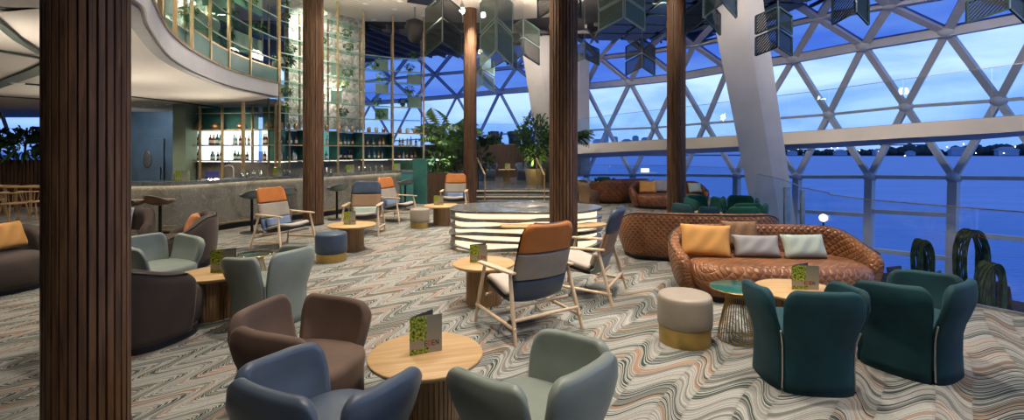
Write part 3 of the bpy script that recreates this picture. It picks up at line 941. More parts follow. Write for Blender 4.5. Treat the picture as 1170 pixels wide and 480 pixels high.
for i, rows_ in ((5, [(241, 246)]), (6, [(241, 246), (285, 296)]), (7, [(266, 277)]), (4, [(238, 241), (262, 268)]), (3, [(228, 229)]), (2, [(226, 226)])):
    for (va, vb) in rows_:
        a, b = low[i].copy(), low[i + 1].copy()
        a.z = CAMZ - (va - HZ) / FPX * a.y; b.z = CAMZ - (vb - HZ) / FPX * b.y
        strut(mb, a, b, .12, .18)
for p in tran: hub.sphere(p, .19, 8, .9)
for p in low: hub.sphere(p, .2, 8, .8)
put(mb.build('window_frame', M['mullion']), W1); put(hub.build('node_joint', M['mullion']), W1)
mb = MB()
for i in range(n - 1): strut(mb, ring[i], ring[i + 1], .28, .3)
for p in ring: mb.sphere(p, .24, 8, .8)
struct(mb.build('trim_4', M['mullion']))
g = MB()
for i in range(n - 1): g.add([ring[i], ring[i + 1], tran[i]], [(0, 1, 2)]); g.add([ring[i + 1], tran[i], tran[min(i + 1, len(tran) - 1)]], [(0, 1, 2)])
for j in range(6, len(tran)):
    q = j - 6
    if q + 1 < len(low): g.add([tran[j], low[q], low[q + 1]], [(0, 1, 2)])
    if j + 1 < len(tran) and q + 1 < len(low): g.add([tran[j], tran[j + 1], low[q + 1]], [(0, 1, 2)])
for i in range(len(low) - 1): g.add([low[i], low[i + 1], bot[i + 1], bot[i]], [(0, 1, 2, 3)])
put(g.build('pane', M['facade_glass']), W1)
# roof glazing
mb = MB(); g = MB()
n2 = len(ring2)
for i in range(n2):
    a = ring2[i]
    for q in (i + 1, i + 2):
        if q < len(ring): strut(mb, a, ring[q], .15, .2)
    if i + 1 < n2:
        strut(mb, a, ring2[i + 1], .16, .24)
        if i + 2 < len(ring): g.add([a, ring2[i + 1], ring[i + 2]], [(0, 1, 2)])
    if i + 2 < len(ring): g.add([a, ring[i + 1], ring[i + 2]], [(0, 1, 2)])
for i in range(len(ring3)):
    a = ring3[i]
    for q in (i, i + 1):
        if q < n2: strut(mb, a, ring2[q], .15, .2)
    if i + 1 < len(ring3):
        strut(mb, a, ring3[i + 1], .16, .24)
        g.add([a, ring3[i + 1], ring2[i + 1]], [(0, 1, 2)])
    if i + 1 < n2: g.add([a, ring2[i], ring2[i + 1]], [(0, 1, 2)])
for p in ring2: mb.sphere(p, .2, 8, .7)
put(mb.build('window_frame', M['mullion']), W2); put(g.build('pane', M['roof_glass']), W2)

# cream ring beam with a glass rail on it
us = [640, 665, 700, 748, 806, 865, 947, 1035, 1141, 1262]
tv = [166.5, 165, 162.5, 160, 157, 153.5, 148.5, 141.5, 134, 124]; bv = [181, 180, 178.5, 176.5, 174.5, 172, 169, 164.5, 159.5, 151]
kb = .80
vs = []; fs = []
for u, a, b in zip(us, tv, bv):
    Y = Yf(u) * kb; p, q = at(u, a, Y), at(u, b, Y)
    vf = a + (b - a) * .70
    q = at(u, vf, Y); nrm = Vector((.55, .83, 0)).normalized() * 1.6
    pb = p + nrm; k2 = pb.y; ub = CX + pb.x / pb.y * FPX
    vs += [p, q, Vector((pb.x, pb.y, CAMZ - (b - HZ) / FPX * pb.y)), pb]
for i in range(len(us) - 1):
    for k in range(4): fs.append((i * 4 + k, i * 4 + (k + 1) % 4, (i + 1) * 4 + (k + 1) % 4, (i + 1) * 4 + k))
fs += [(0, 1, 2, 3), (len(vs) - 1, len(vs) - 2, len(vs) - 3, len(vs) - 4)]
o = fix_normals(MB().add(vs, fs).build('trim_5', M['beam'])); struct(o)
mb = MB()
for u in (1035, 905):
    i = [j for j in range(len(us) - 1) if us[j] <= u <= us[j + 1]][0]
    Y = Yf(u) * kb + .5; t_ = (u - us[i]) / (us[i + 1] - us[i]); v = bv[i] + (bv[i + 1] - bv[i]) * t_
    p = at(u, v, Yf(u) * kb) + Vector((.3, .45, -.02)); mb.box(p, (.9, .35, .03), -.5)
struct(mb.build('trim_6', M['lattice']))
def glass_run(name, label, pts, z0, h, grp=None, npan=1, cap=M['steel']):
    t = thing(name, label, 'railing', (pts[0][0], pts[0][1], z0), 0, grp)
    org = Vector((pts[0][0], pts[0][1], z0))
    for i in range(len(pts) - 1):
        a, b = Vector(pts[i][:2] + ((pts[i][2] if len(pts[i]) > 2 else z0),)), Vector(pts[i + 1][:2] + ((pts[i + 1][2] if len(pts[i + 1]) > 2 else z0),))
        a -= org; b -= org
        d = (b - a); e = d * (.012 / d.length)
        n_ = Vector((-d.y, d.x, 0)).normalized() * .006
        A, B = a + e, b - e; up = Vector((0, 0, h))
        mbg = MB().add([A - n_, B - n_, B + n_, A + n_, A - n_ + up, B - n_ + up, B + n_ + up, A + n_ + up],
                 [(0, 3, 2, 1), (4, 5, 6, 7), (0, 1, 5, 4), (1, 2, 6, 5), (2, 3, 7, 6), (3, 0, 4, 7)])
        mbg.build('glass_panel', M['rail_glass'], t)
    mb = MB(); mb2 = MB()
    for i in range(len(pts) - 1):
        a = Vector(pts[i][:2] + ((pts[i][2] if len(pts[i]) > 2 else z0),)) - org; b = Vector(pts[i + 1][:2] + ((pts[i + 1][2] if len(pts[i + 1]) > 2 else z0),)) - org
        up = Vector((0, 0, h)); mb2.bar(a + up, b + up, .014, .014); mb.bar(a, b, .03, .06)
    mb.build('base_channel', cap, t); mb2.build('top_edge', cap, t)
    return t
bp = []
for u, a in zip(us, tv):
    p = at(u, a, Yf(u) * kb) + Vector((.3, .45, 0)); bp.append((p.x, p.y, p.z))
glass_run('glass_railing', 'tall clear glass balustrade standing on the cream curved beam', bp, bp[0][2], 1.15)
glass_run('glass_railing', 'clear glass balustrade at the carpet edge behind the teal chairs', rail_pts[4:], 0, 1.08)
glass_run('glass_railing', 'clear glass balustrade curving behind the green velvet chairs', rail_pts[:5], 0, 1.1)
glass_run('glass_railing', 'far glass balustrade under the beam beyond the brown sofas', [(2.3, 18.6), (3.7, 18.7), (5.2, 18.6), (6.4, 17.6), (7.3, 15.4)], 0, 1.15)
# balustrade posts beside the big strut (bright metal)
t = thing('railing_post', 'bright metal balustrade post beside the big white strut', 'post', (sx(905, 8.0), 8.15, 0), 0, 'balustrade posts')
MB().box((0, 0, .55), (.10, .05, 1.1)).build('post_bar', M['steel'], t, .004)
t = thing('railing_post', 'slim metal balustrade post behind the leather sofa corner', 'post', (sx(919, 7.7), 7.75, 0), 0, 'balustrade posts')
MB().box((0, 0, .54), (.06, .05, 1.08)).build('post_bar', M['steel'], t, .004)

# ---------------- big white raking struts
def raking(name, label, top, botm, Yt, Yb, side_px):
    (u0, u1, v0), (w0, w1, v1) = top, botm
    A, B = at(u0, v0, Yt), at(u1, v0, Yt); Cc, D = at(w0, v1, Yb), at(w1, v1, Yb)
    dep = Vector((.93, .36, 0)).normalized() * side_px
    vs = [A, B, B + dep, A + dep, Cc, D, D + dep, Cc + dep]
    o = MB().add(vs, [(3, 2, 1, 0), (4, 5, 6, 7), (0, 1, 5, 4), (1, 2, 6, 5), (2, 3, 7, 6), (3, 0, 4, 7)]).build(name, M['strut_white'], None, .03, 3)
    return tag(fix_normals(o), label, 'column', 'white raking struts')
raking('raking_strut', 'huge white raking strut beside the large windows on the sea side', (798, 840, -58), (870, 899, 300), 10.2, 14.2, .62)
raking('raking_strut', 'white raking strut rising behind the potted tree by the steps', (593, 612, 38), (620, 640, 215), 17.5, 21.0, .6)
raking('raking_strut', 'pale raking strut half hidden behind the middle wood pillar', (646, 662, 60), (652, 664, 200), 21.5, 22.5, .5)

# ================================================================== sea and far shore
def sea_mat():
    m, nt, b = newmat('sea')
    p = geo(nt); x, y, _ = sep(nt, p)
    f = noise(nt, comb(nt, x * .02, y * .05, 0), 3, 6)
    nt.links.new(ramp(nt, f, [(.3, (.08, .21, .56)), (.7, (.12, .29, .68))]), b.inputs['Base Color'])
    b.inputs['Roughness'].default_value = .5
    b.inputs['Specular IOR Level'].default_value = .6
    bump(nt, b, noise(nt, comb(nt, x * .3, y * .7, 0), 2, 4), .5, .4)
    return m
M['sea'] = sea_mat()
struct(MB().add([(-3000, 30, -8), (5000, -60, -8), (5000, 5000, -8), (-3000, 5000, -8)], [(0, 1, 2, 3)]).build('sea_water', M['sea']))
SH = 860.0
M['far_trees'] = leaf('far_trees', (.012, .022, .030), (.03, .05, .055), .9)
M['far_house_haze'] = simple('far_house_haze', (.22, .33, .50), .7)  # blue distance haze is mixed into this wall colour
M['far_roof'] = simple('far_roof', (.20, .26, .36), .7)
M['far_land'] = simple('far_land', (.05, .07, .08), .9)
struct(MB().poly([(sx(640, SH), SH), (sx(1300, SH), SH), (sx(1300, SH) + 300, SH + 200), (sx(640, SH), SH + 200)], -8.5, -7).build('land_far_shore', M['far_land']))
mb = MB()
random.seed(3)
u = 880
while u < 1290:
    dens = 1 if (1020 < u < 1070 or 1100 < u < 1200) else .55
    hh = random.uniform(13, 23) * dens
    mb.sphere((sx(u, SH + 15), SH + 15 + random.uniform(0, 20), -7 + hh * .45), hh * .5, 4, 1.1, random.uniform(.8, 1.3))
    u += random.uniform(1.5, 4)
tag(mb.build('treeline', M['far_trees']), 'dark line of trees on the shore across the water', 'trees', None, 'stuff')
houses = [(905, 10, 5, 'low pale house by the shore nearest the white strut'), (960, 14, 6, 'lit waterfront house left of the tree mass'), (1004, 12, 7, 'grey shore house at the edge of the dark trees'), (1095, 22, 9, 'long pale villa between two dark tree groups on the shore'), (1150, 26, 9, 'wide white pavilion on the shore at the frame edge'), (1040, 9, 5, 'small lit boathouse below the dark trees')]
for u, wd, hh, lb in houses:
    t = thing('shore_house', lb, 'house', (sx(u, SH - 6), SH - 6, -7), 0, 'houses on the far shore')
    MB().box((0, 0, hh * .5), (wd * 1.4, 8, hh)).build('wall', M['far_house_haze'], t)
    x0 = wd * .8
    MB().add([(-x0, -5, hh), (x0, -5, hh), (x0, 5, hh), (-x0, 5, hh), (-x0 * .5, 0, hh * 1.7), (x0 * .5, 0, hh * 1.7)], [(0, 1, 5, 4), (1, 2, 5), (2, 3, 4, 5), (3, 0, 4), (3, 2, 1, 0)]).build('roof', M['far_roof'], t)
M['far_lamp'] = emis('far_lamp', (1, .85, .55), 9)
random.seed(5)
k = 0
for u, v in [(912, 171), (950, 169.5), (957, 169), (982, 172), (1034, 178), (1040, 179), (1101, 164.5), (1115, 175), (1147, 175), (1160, 167.5), (1004, 173), (925, 172), (1082, 168)]:
    p = at(u, v, SH - 16)
    lt = thing('shore_lamp', '', 'lamp', (p.x, p.y, -7), 0); MB().sphere((0, 0, p.z + 7), .9, 5).build('lamp_head', M['far_lamp'], lt); MB().tube([(0, 0, 0), (0, 0, max(.5, p.z + 6))], .1, 4).build('lamp_post', M['far_land'], lt)
    tag(lt, f'tiny warm shore light, {ORD(k)} of the lights across the water' if k < 12 else 'tiny warm shore light above the long villa', 'lamp', 'lights on the far shore'); k += 1
sky = [(655, 8, 9), (668, 5, 13), (683, 10, 8), (692, 5, 16), (703, 4, 11), (716, 9, 8), (726, 5, 12), (737, 6, 10), (757, 9, 8), (640, 6, 11)]
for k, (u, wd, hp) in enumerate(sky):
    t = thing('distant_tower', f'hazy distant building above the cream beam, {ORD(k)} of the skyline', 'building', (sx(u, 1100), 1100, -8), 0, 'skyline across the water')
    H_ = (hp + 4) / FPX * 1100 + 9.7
    MB().box((0, 0, H_ / 2), (wd / FPX * 1100, 18, H_)).build('tower_wall', M['far_house_haze'], t)
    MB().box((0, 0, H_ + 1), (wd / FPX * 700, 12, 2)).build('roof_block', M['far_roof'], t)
t = thing('small_boat', 'small white lit boat on the water beyond the brown sofas', 'boat', at(737, 200, 120))
t.location.z = -8.0; t.location = Vector((sx(737, 190), 190, -8))
MB().lathe([(.01, 0), (1, .1), (1.25, 1.1), (1.2, 1.15), (.01, 1.0)], n=20, a=4, b=1.4).build('hull', M['fascia'], t)
MB().box((0, 0, 1.9), (3, 1.8, 1.6)).build('cabin', M['led_white'], t, .2)

# ================================================================== slatted pillars
def pillar(X, Y, r, label, n=30, h=None):
    t = thing('slatted_pillar', label, 'pillar', (X, Y, 0), 0, 'dark slatted wood pillars')
    pts = []
    for i in range(n):
        for aa, rr in ((0, r - .028), (.08, r), (.78, r), (.86, r - .028)):
            a = 2 * PI * (i + aa) / n; pts.append((rr * math.cos(a), rr * math.sin(a)))
    h = h or CEIL
    MB().poly(pts, .0, h - .01).build('slatted_casing', M['pillar_wood'], t)
    MB().lathe([(r + .008, 0), (r + .008, .05)], n=40).build('base_ring', M['shell_dark'], t)
    return t
pillar(-2.535, 2.875, .205, 'massive dark slatted wood pillar right beside the camera', 30, 3.0)
pillar(sx(356, 11.1), 11.2, .225, 'dark slatted pillar standing in front of the bar shelves', 26)
pillar(sx(645, 7.2), 7.35, .215, 'slatted wood pillar in front of the lit layered bench', 26)
pillar(sx(536.5, 14.6), 14.8, .20, 'slender slatted pillar beside the palm planter and steps', 24)
pillar(sx(776, 11.3), 11.5, .215, 'slatted pillar between the near and far brown sofas', 26)

# ================================================================== shelf rack behind the bar
rk = [(-3.55, 4.6), (-4.08, 5.4), (-5.1, 7.2), (-5.74, 8.95), (-6.1, 10.7), (-6.04, 12.5), (sx(352, 13.3), 13.3), (sx(386, 14.05), 14.05), (sx(415, 14.9), 14.9), (sx(449, 15.4), 15.4), (sx(484, 15.75), 15.75)]
rack = [Vector(p) for p in rk]
def outn(i):
    d = (rack[min(i + 1, len(rack) - 1)] - rack[max(i - 1, 0)]).normalized(); return Vector((-d.y, d.x))
DEP = .42
def bottle(loc, kind, label, grp, h=.30, r=.037):
    t = thing('bottle', label, 'bottle', loc, 0, grp)
    MB().lathe([(r * .92, 0), (r, .01), (r, h * .60), (r * .85, h * .68), (r * .36, h * .78), (r * .33, h * .97), (.001, h * .97)], n=12).build('glass_body', M[kind], t)
    MB().lathe([(r * .42, h * .95), (r * .42, h * 1.02), (.001, h * 1.02)], n=10).build('cap', M['gold'] if random.random() < .5 else M['black_plastic'], t)
    if kind != 'bottle_clear' or random.random() < .6:
        MB().lathe([(r * 1.03, h * .18), (r * 1.03, h * .46)], n=12).build('paper_label', M['paper_label'], t)
    return t
KC = {'bottle_black': 'black', 'bottle_green': 'dark green', 'bottle_amber': 'amber', 'bottle_clear': 'clear', 'bottle_red': 'red brown', 'bottle_blue': 'bluish'}
def bottles(a, b, z, n, bayname, rowname, inset, hmax=.3):
    d = (b - a); L = d.length; d = d.normalized(); nn = Vector((-d.y, d.x))
    for k in range(n):
        s = .16 + (L - .32) * (k + .5 + random.uniform(-.2, .2)) / n
        p = a + d * s + nn * (inset + random.uniform(-.04, .05))
        kd = random.choice(list(KC)); 
        bottle((p.x, p.y, z), kd, f'{KC[kd]} bottle, {ORD(k)} from left, {rowname} of the {bayname}', f'bottles in the {bayname}', random.uniform(.74, 1) * hmax, random.uniform(.034, .044))

def pot_plant(loc, label, R=.16, mat='leaf_mid', grp='potted plants on the tall shelves', nlf=60, fr=0):
    t = thing('potted_plant', label, 'plant', loc, 0, grp)
    R *= .78
    MB().lathe([(.055, 0), (.075, .12), (.068, .12), (.05, .02), (.001, .02)], n=16).build('pot', M['pot'], t)
    mb = MB(); leaf_cluster(mb, (0, 0, .12 + R * .5), R, nlf + 30, R * .6, R * .13, .4, .7, .45)
    mb.build('foliage', M[mat], t)
    return t

# upper glazed screens over the mezzanine fascia, one frame per bay
up_names = ['nearest bay over the white fascia', 'second bay over the white fascia', 'third bay over the white fascia', 'fourth bay over the white fascia', 'last bay over the white fascia']
ZB = 3.46
subs = [Vector((-3.53, 4.5))]
def frame_bay(name, a, b, z0, levels, ztop, lab, kick=None, back=None, lower_posts=0.0, posts=(True, True)):
    """one shelving bay; a, b plan corners left and right"""
    t = thing('shelving_bay', lab, 'shelving', (a.x, a.y, z0), 0, 'brass and glass shelving bays behind the bar')
    d = (b - a); L = d.length; d = d.normalized(); nn = Vector((-d.y, d.x)) 
    ang = math.atan2(d.y, d.x)
    def W(s, o): return (d.x * s + nn.x * o, d.y * s + nn.y * o)
    for s_ in ([0] if posts[0] else []) + ([L] if posts[1] else []):
        x, y = W(s_, 0); MB().box((x, y, (ztop + lower_posts - z0) / 2 - 0), (.05, .05, ztop - z0 - lower_posts), ang).build('front_post', M['brass'], t)
        x, y = W(s_, DEP); MB().box((x, y, (ztop - .5 - z0) / 2), (.04, .04, ztop - .5 - z0), ang).build('rear_post', M['brass_old'], t)
    for z in levels:
        x, y = W(L / 2, DEP / 2)
        o = MB().box((x, y, z - z0), (L - .04, DEP, .022), ang).build('shelf', M['tinted_shelf'] if z > 2.4 else M['shelf_dark'], t)
        x, y = W(L / 2, -.005); MB().box((x, y, z - z0), (L, .016, .026), ang).build('shelf_edge', M['brass'] if z < 2.4 else M['pale_green'], t)
    if kick:
        x, y = W(L / 2, .01); MB().box((x, y, kick / 2 + .02), (L - .04, .02, kick), ang).build('kick_panel', M['teal_panel'], t)
        MB().box((x, y, kick + .03), (L, .03, .03), ang).build('kick_rail', M['brass'], t)
    for (z1, z2, o_, s1, s2, mt) in (back or []):
        x, y = W((s1 + s2) / 2 * L, o_); MB().box((x, y, (z1 + z2) / 2 - z0), ((s2 - s1) * L - .04, .02, z2 - z1), ang).build('back_panel', M[mt], t)
    return t, W, L, ang, d, nn

random.seed(11)
pts_up = [Vector((-3.53, 4.5)), Vector((-4.08, 5.4)), Vector((-4.68, 6.4)), Vector((-5.18, 7.4)), Vector((-5.52, 8.3)), Vector((-5.80, 9.25)), Vector((-6.0, 10.2)), Vector((-6.09, 11.2)), Vector((-6.05, 12.45))]
for i in range(len(pts_up) - 1):
    a, b = pts_up[i], pts_up[i + 1]
    far = i >= 4
    kick = .34 if i >= 4 else None
    lv = [4.05, 4.6, 5.15, 5.7] if far else ([4.3, 5.2] if i == 3 else [])
    back = []
    if far:
        for k, z in enumerate([3.5, 4.05, 4.6, 5.15]):
            r = random.random()
            if (i + k) % 2 == 0: back.append((z + .03, z + .5, DEP, 0, 1, 'pale_green'))
            elif r < .6: back.append((z + .03, z + .5, DEP, 0, .5, 'pale_green'))
    t, W, L, ang, d, nn = frame_bay('', a, b, ZB, lv, CEIL - .04, f'tall brass framed glass bay over the white fascia, {ORD(i)} from the camera', kick, back)
    # clear glass front
    x, y = W(L / 2, .02); MB().box((x, y, (CEIL - ZB) / 2 + .2), (L - .06, .008, CEIL - ZB - .5), ang).build('glass_front', M['clear_glass'], t)
    if far:
        for k, z in enumerate(lv):
            if random.random() < .75 and k < 3:
                x, y = W(L * random.uniform(.3, .7), DEP * .5)
                pot_plant((a.x + x, a.y + y, z + .012), f'potted green plant on the {["first", "second", "third", "fourth"][k]} shelf of upper glass bay {ORD(i)} from the camera', .17, random.choice(['leaf_mid', 'leaf_dark', 'leaf_lime']), 'potted plants in the upper glass bays')
# bright stone relief wall inside the mezzanine level
struct(ribbon(MB(), [Vector((-6.6, 3.5)), Vector((-7.0, 6.5)), Vector((-7.2, 9)), Vector((-7.3, 12.0))], -.2, 0, 3.4, 6.08).build('wall_stone_upper', M['stone_relief']))
struct(MB().poly([(-7.4, 3), (-7.4, 13), (-6.4, 12.5), (-6.4, 10.7), (-6.05, 8.95), (-5.5, 7.4), (-4.5, 5.5), (-4.0, 4.5), (-4.0, 3)], 3.3, 3.44).build('floor_mezzanine', M['step_stone']))

# main rack: bays from the inner corner post to the end
zl = [1.44, 1.86, 2.28, 2.70, 3.12, 3.54, 3.90, 4.27, 4.69]
bays = [(5, 6), (6, 7), (7, 8), (8, 9), (9, 10)]
bn = ['inner teal bay', 'bay behind the bar pillar', 'mint bay right of pillar', 'dark bay of white labels', 'end bay by the palm']
plist = ['leaf_mid', 'leaf_lime', 'leaf_dark']
for bi, (i, j) in enumerate(bays):
    a, b = rack[i], rack[j]
    lv = zl + ([5.1, 5.5] if bi < 3 else [])
    back = [(1.46, 1.84, DEP, 0, 1, 'teal_panel'), (1.88, 2.26, DEP, 0, 1, 'teal_panel')]
    if bi in (0, 2): back += [(1.46, 1.84, DEP - .015, 0, .35, 'shelf_light'), (1.88, 2.26, DEP - .015, 0, .35, 'shelf_light')]
    if bi in (1,): back += [(1.46, 2.26, DEP - .02, .6, 1, 'shelf_mint')]
    if bi == 4: back = [(1.46, 1.84, DEP, 0, 1, 'teal_panel')]
    for k in range(3, 8):
        if (k + bi) % 2 == 0:
            if bi in (3, 4): back.append((zl[k] + .03, zl[k + 1] - .03, DEP, .5, 1.0, 'pale_green'))
            else: back.append((zl[k] + .03, zl[k + 1] - .03, DEP * .9, .05, .5, 'pale_green'))
    t, W, L, ang, d, nn = frame_bay('', a, b, 0, lv, CEIL - .04, f'tall brass shelving bay behind the bar, the {bn[bi]}', None, back, 0, (True, bi == 4))
    # teal side divider low down
    x, y = W(0.02, DEP / 2); MB().box((x, y, 1.86), (.02, DEP, .82), ang).build('side_panel', M['teal_panel'], t)
    x, y = W(L - .02, DEP / 2); MB().box((x, y, 1.86), (.02, DEP, .82), ang).build('side_panel', M['teal_panel'], t)
    # led strip under the lowest shelf
    x, y = W(L / 2, DEP - .03); o = MB().box((x, y, 1.42), (L - .1, .03, .012), ang).build('led_strip', M['shelf_led'], t)
    nb = [5, 4, 5, 4, 5][bi]
    for rw, (z, rn) in enumerate(((1.452, 'lower shelf'), (1.872, 'upper shelf'))):
        bottles(a, b, z, nb, bn[bi], rn, DEP * .55)
    for k in range(2, len(lv)):
        z = lv[k] + .012
        if k == 2:
            for q in range(3):
                x, y = W(L * (.25 + .25 * q), DEP * .5)
                o = MB().lathe([(.045, 0), (.06, .03), (.06, .12), (.04, .15), (.04, .17), (.001, .17)], (0, 0, 0), 16).build('copper_jar', M['copper_jar'] if q % 2 == 0 else M['paper_label'])
                o.location = (a.x + x, a.y + y, z)
                tag(o, f'{"copper" if q % 2 == 0 else "cream"} jar, {ORD(q)} from left above the bottles, {bn[bi]}', 'jar', 'jars above the bottle shelves')
        elif (k * 2 + bi) % 3 != 1:
            x, y = W(L * random.uniform(.3, .7), DEP * .5)
            big = (bi == 1 and k == 7) or (bi == 0 and k in (6,))
            pot_plant((a.x + x, a.y + y, z), f'{"bushy" if big else "small"} potted plant on the {ORD(k)} shelf from below, {bn[bi]}', .30 if big else .17, random.choice(plist))
# end panel (teal) under the last bay
e = rack[-1]
struct(MB().box((e.x - .02, e.y + .1, .72), (.5, .7, 1.44), -.2).build('wall_bar_end', M['teal_panel']))
# stone relief wall behind the rack
struct(ribbon(MB(), [Vector((-6.45, 13.9)), Vector((-6.0, 14.7)), Vector((-4.95, 16.2))], -.2, 0, 2.4, 6.08).build('wall_stone_relief', M['stone_relief']))
struct(ribbon(MB(), [Vector((-7.0, 13.6)), Vector((-6.1, 14.4)), Vector((-4.95, 15.9)), Vector((-3.3, 16.9))], -.1, 0, 0, 1.9).build('wall_bar_rear', M['teal_panel']))

# lower lit bays at the left, under the soffit
lw = [Vector((sx(216, 13.3), 13.2)), Vector((sx(230, 13.1), 13.05)), Vector((sx(254, 12.95), 12.95)), Vector((sx(288.5, 12.9), 12.9)), Vector((sx(316, 12.55), 12.5))]
ln = ['narrow white bay', 'second white bay', 'widest white bay', 'teal corner bay']
for bi in range(4):
    a, b = lw[bi], lw[bi + 1]
    lit = bi < 3
    if lit: back = [(1.46, 1.84, .3, 0, 1, 'shelf_light'), (1.88, 2.26, .3, 0, 1, 'shelf_light'), (2.30, 2.9, .3, 0, 1, 'teal_panel')]
    else: back = [(1.46, 2.9, .3, 0, 1, 'teal_panel'), (1.46, 1.84, .28, 0, .4, 'shelf_light'), (1.88, 2.26, .28, 0, .4, 'shelf_light')]
    t, W, L, ang, d, nn = frame_bay('', a, b, 0, [1.44, 1.86, 2.28, 2.72], 2.94, f'low brass shelving bay, the {ln[bi]}', None, back, 0, (True, bi == 3))
    x, y = W(L / 2, .26); MB().box((x, y, 1.42), (L - .1, .03, .012), ang).build('led_strip', M['shelf_led'], t)
    nb = [1, 4, 5, 5][bi]
    for rw, (z, rn) in enumerate(((1.452, 'lower shelf'), (1.872, 'upper shelf'))):
        if nb == 1:
            p = (a + b) / 2 + nn * .15; bottle((p.x, p.y, z), 'bottle_amber', f'amber bottle alone on the {rn} of the {ln[bi]}', 'bottles in the white lit bays')
        else: bottles(a, b, z, nb, ln[bi], rn, .16)
    o = MB().lathe([(.06, 0), (.11, .05), (.11, .12), (.05, .17), (.05, .20), (.001, .20)], n=20).build('copper_jar', M['copper_jar'])
    p = (a + b) / 2 + nn * .15; o.location = (p.x, p.y, 2.292); tag(o, f'round copper jar on the top shelf of the {ln[bi]}', 'jar', 'jars above the bottle shelves')
# extra tall brass post standing on the counter zone
def tall_post(u, Y, z0, z1, lab):
    tag(MB().box((sx(u, Y), Y, (z0 + z1) / 2), (.06, .06, z1 - z0)).build('brass_post', M['brass']), lab, 'post', 'free brass posts')
tall_post(278, 11.9, 1.0, 2.93, 'free standing brass post in front of the white lit shelves')

# ================================================================== bar counter
cpath = catmull([(-8.5, 9.25), (-8.0, 9.2), (-7.5, 9.25), (-6.75, 9.4), (-6.35, 9.85), (-6.08, 10.5), (-5.75, 11.2), (-5.3, 11.85), (-4.84, 12.45), (-4.45, 13.2), (-4.1, 13.9), (-3.65, 14.6), (-3.1, 15.15)], 5)
bar = thing('bar_counter', 'long curved bar counter with green grey stone front and lit top edge', 'bar', (-6.3, 10, 0))
def inbar(o): return put(o, bar)
inbar(ribbon(MB(), cpath, -.62, .02, 1.06, 1.10).build('countertop', M['top_stone']))
inbar(ribbon(MB(), cpath, -.50, -.10, .12, 1.06).build('stone_front', M['bar_stone']))
inbar(ribbon(MB(), cpath, -.45, -.16, .0, .12).build('recessed_plinth', M['shell_dark']))
o = inbar(ribbon(MB(), cpath, -.098, -.025, 1.050, 1.058).build('led_strip', M['bar_led']))
inbar(ribbon(MB(), cpath, -.0, .02, 1.03, 1.06).build('counter_lip', M['top_stone']))
inbar(ribbon(MB(), cpath, -.10, -.05, .14, .17).build('foot_rail', M['brass_old']))
inbar(ribbon(MB(), [p for p in cpath][-4:], -.6, .0, 0.0, 1.055).build('end_panel', M['teal_panel']))
# back counter
bc = catmull([(-8.9, 12.9), (-7.6, 12.55), (-6.6, 12.35), (-5.95, 12.45), (-5.4, 13.2), (-4.9, 13.9), (-4.35, 14.7), (-3.6, 15.25)], 4)
bk = thing('back_counter', 'stone faced back counter running under the bottle shelves', 'counter', (-6, 12.5, 0))
put(ribbon(MB(), bc, -.6, .1, .86, .92).build('countertop', M['top_stone']), bk)
put(ribbon(MB(), bc, -.6, .05, 0, .86).build('cabinet_body', M['shelf_dark']), bk)
put(ribbon(MB(), bc, -.62, -.42, .92, 1.40).build('stone_splashback', M['bar_stone']), bk)

def cpt(u):      # point on counter near pixel column u
    best = min(range(len(cpath)), key=lambda i: abs((CX + cpath[i].x / cpath[i].y * FPX) - u)); return cpath[best], normals(cpath)[best]
k = 0
cm = ['left of the blue tablet', 'beside the near run of glasses', 'between the pillar and the far glasses', 'at the far end of the counter']
for u in (217, 322, 407, 458):
    p, q = cpt(u); c = p - q * .28
    t = thing('menu_block', f'square leaf printed menu block on the bar {cm[k]}', 'menu', (c.x, c.y, 1.10), .3, 'menu blocks along the bar')
    mb = MB()
    for a_ in range(4): 
        aa = a_ * PI / 2; cc, ss = math.cos(aa), math.sin(aa); h_ = .10
        vs = [(cc * -h_ - ss * -h_, ss * -h_ + cc * -h_, 0), (cc * h_ - ss * -h_, ss * h_ + cc * -h_, 0), (cc * h_ - ss * -h_, ss * h_ + cc * -h_, .21), (cc * -h_ - ss * -h_, ss * -h_ + cc * -h_, .21)]
        mb.add(vs, [(0, 1, 2, 3)], [[(0, 0), (1, 0), (1, 1), (0, 1)]])
    mb.build('printed_cover', M['menu_cover'], t)
    MB().box((0, 0, .205), (.19, .19, .006)).build('top_face', M['menu_edge'], t)
    k += 1
p, q = cpt(262); c = p - q * .45
t = thing('tablet_till', 'blue screened tablet till standing on the bar', 'tablet', (c.x, c.y, 1.10), .5)
MB().box((0, 0, .10), (.26, .02, .18), mat=Matrix.Rotation(-.9, 3, 'X')).build('screen', M['ipad'], t, .005)
MB().box((0, .06, .02), (.12, .12, .03)).build('stand', M['steel'], t, .004)
t = thing('bar_tap', 'white curved bar tap beside the tablet till', 'tap', (c.x + .32, c.y + .25, 1.10))
MB().tube([(0, 0, 0), (0, 0, .22), (-.03, 0, .27), (-.1, 0, .29), (-.2, 0, .27)], .014, 8).build('spout', M['fascia'], t)
MB().lathe([(.03, 0), (.03, .03)], n=16).build('tap_base', M['steel'], t)
def glassware(loc, h, r, label, grp):
    t = MB().lathe([(r * .75, 0), (r, h), (r * .93, h), (r * .7, .006), (.001, .006)], n=14).build('drinking_glass', M['tumbler_glass'])
    t.location = loc; return tag(t, label, 'glass', grp)
random.seed(21)
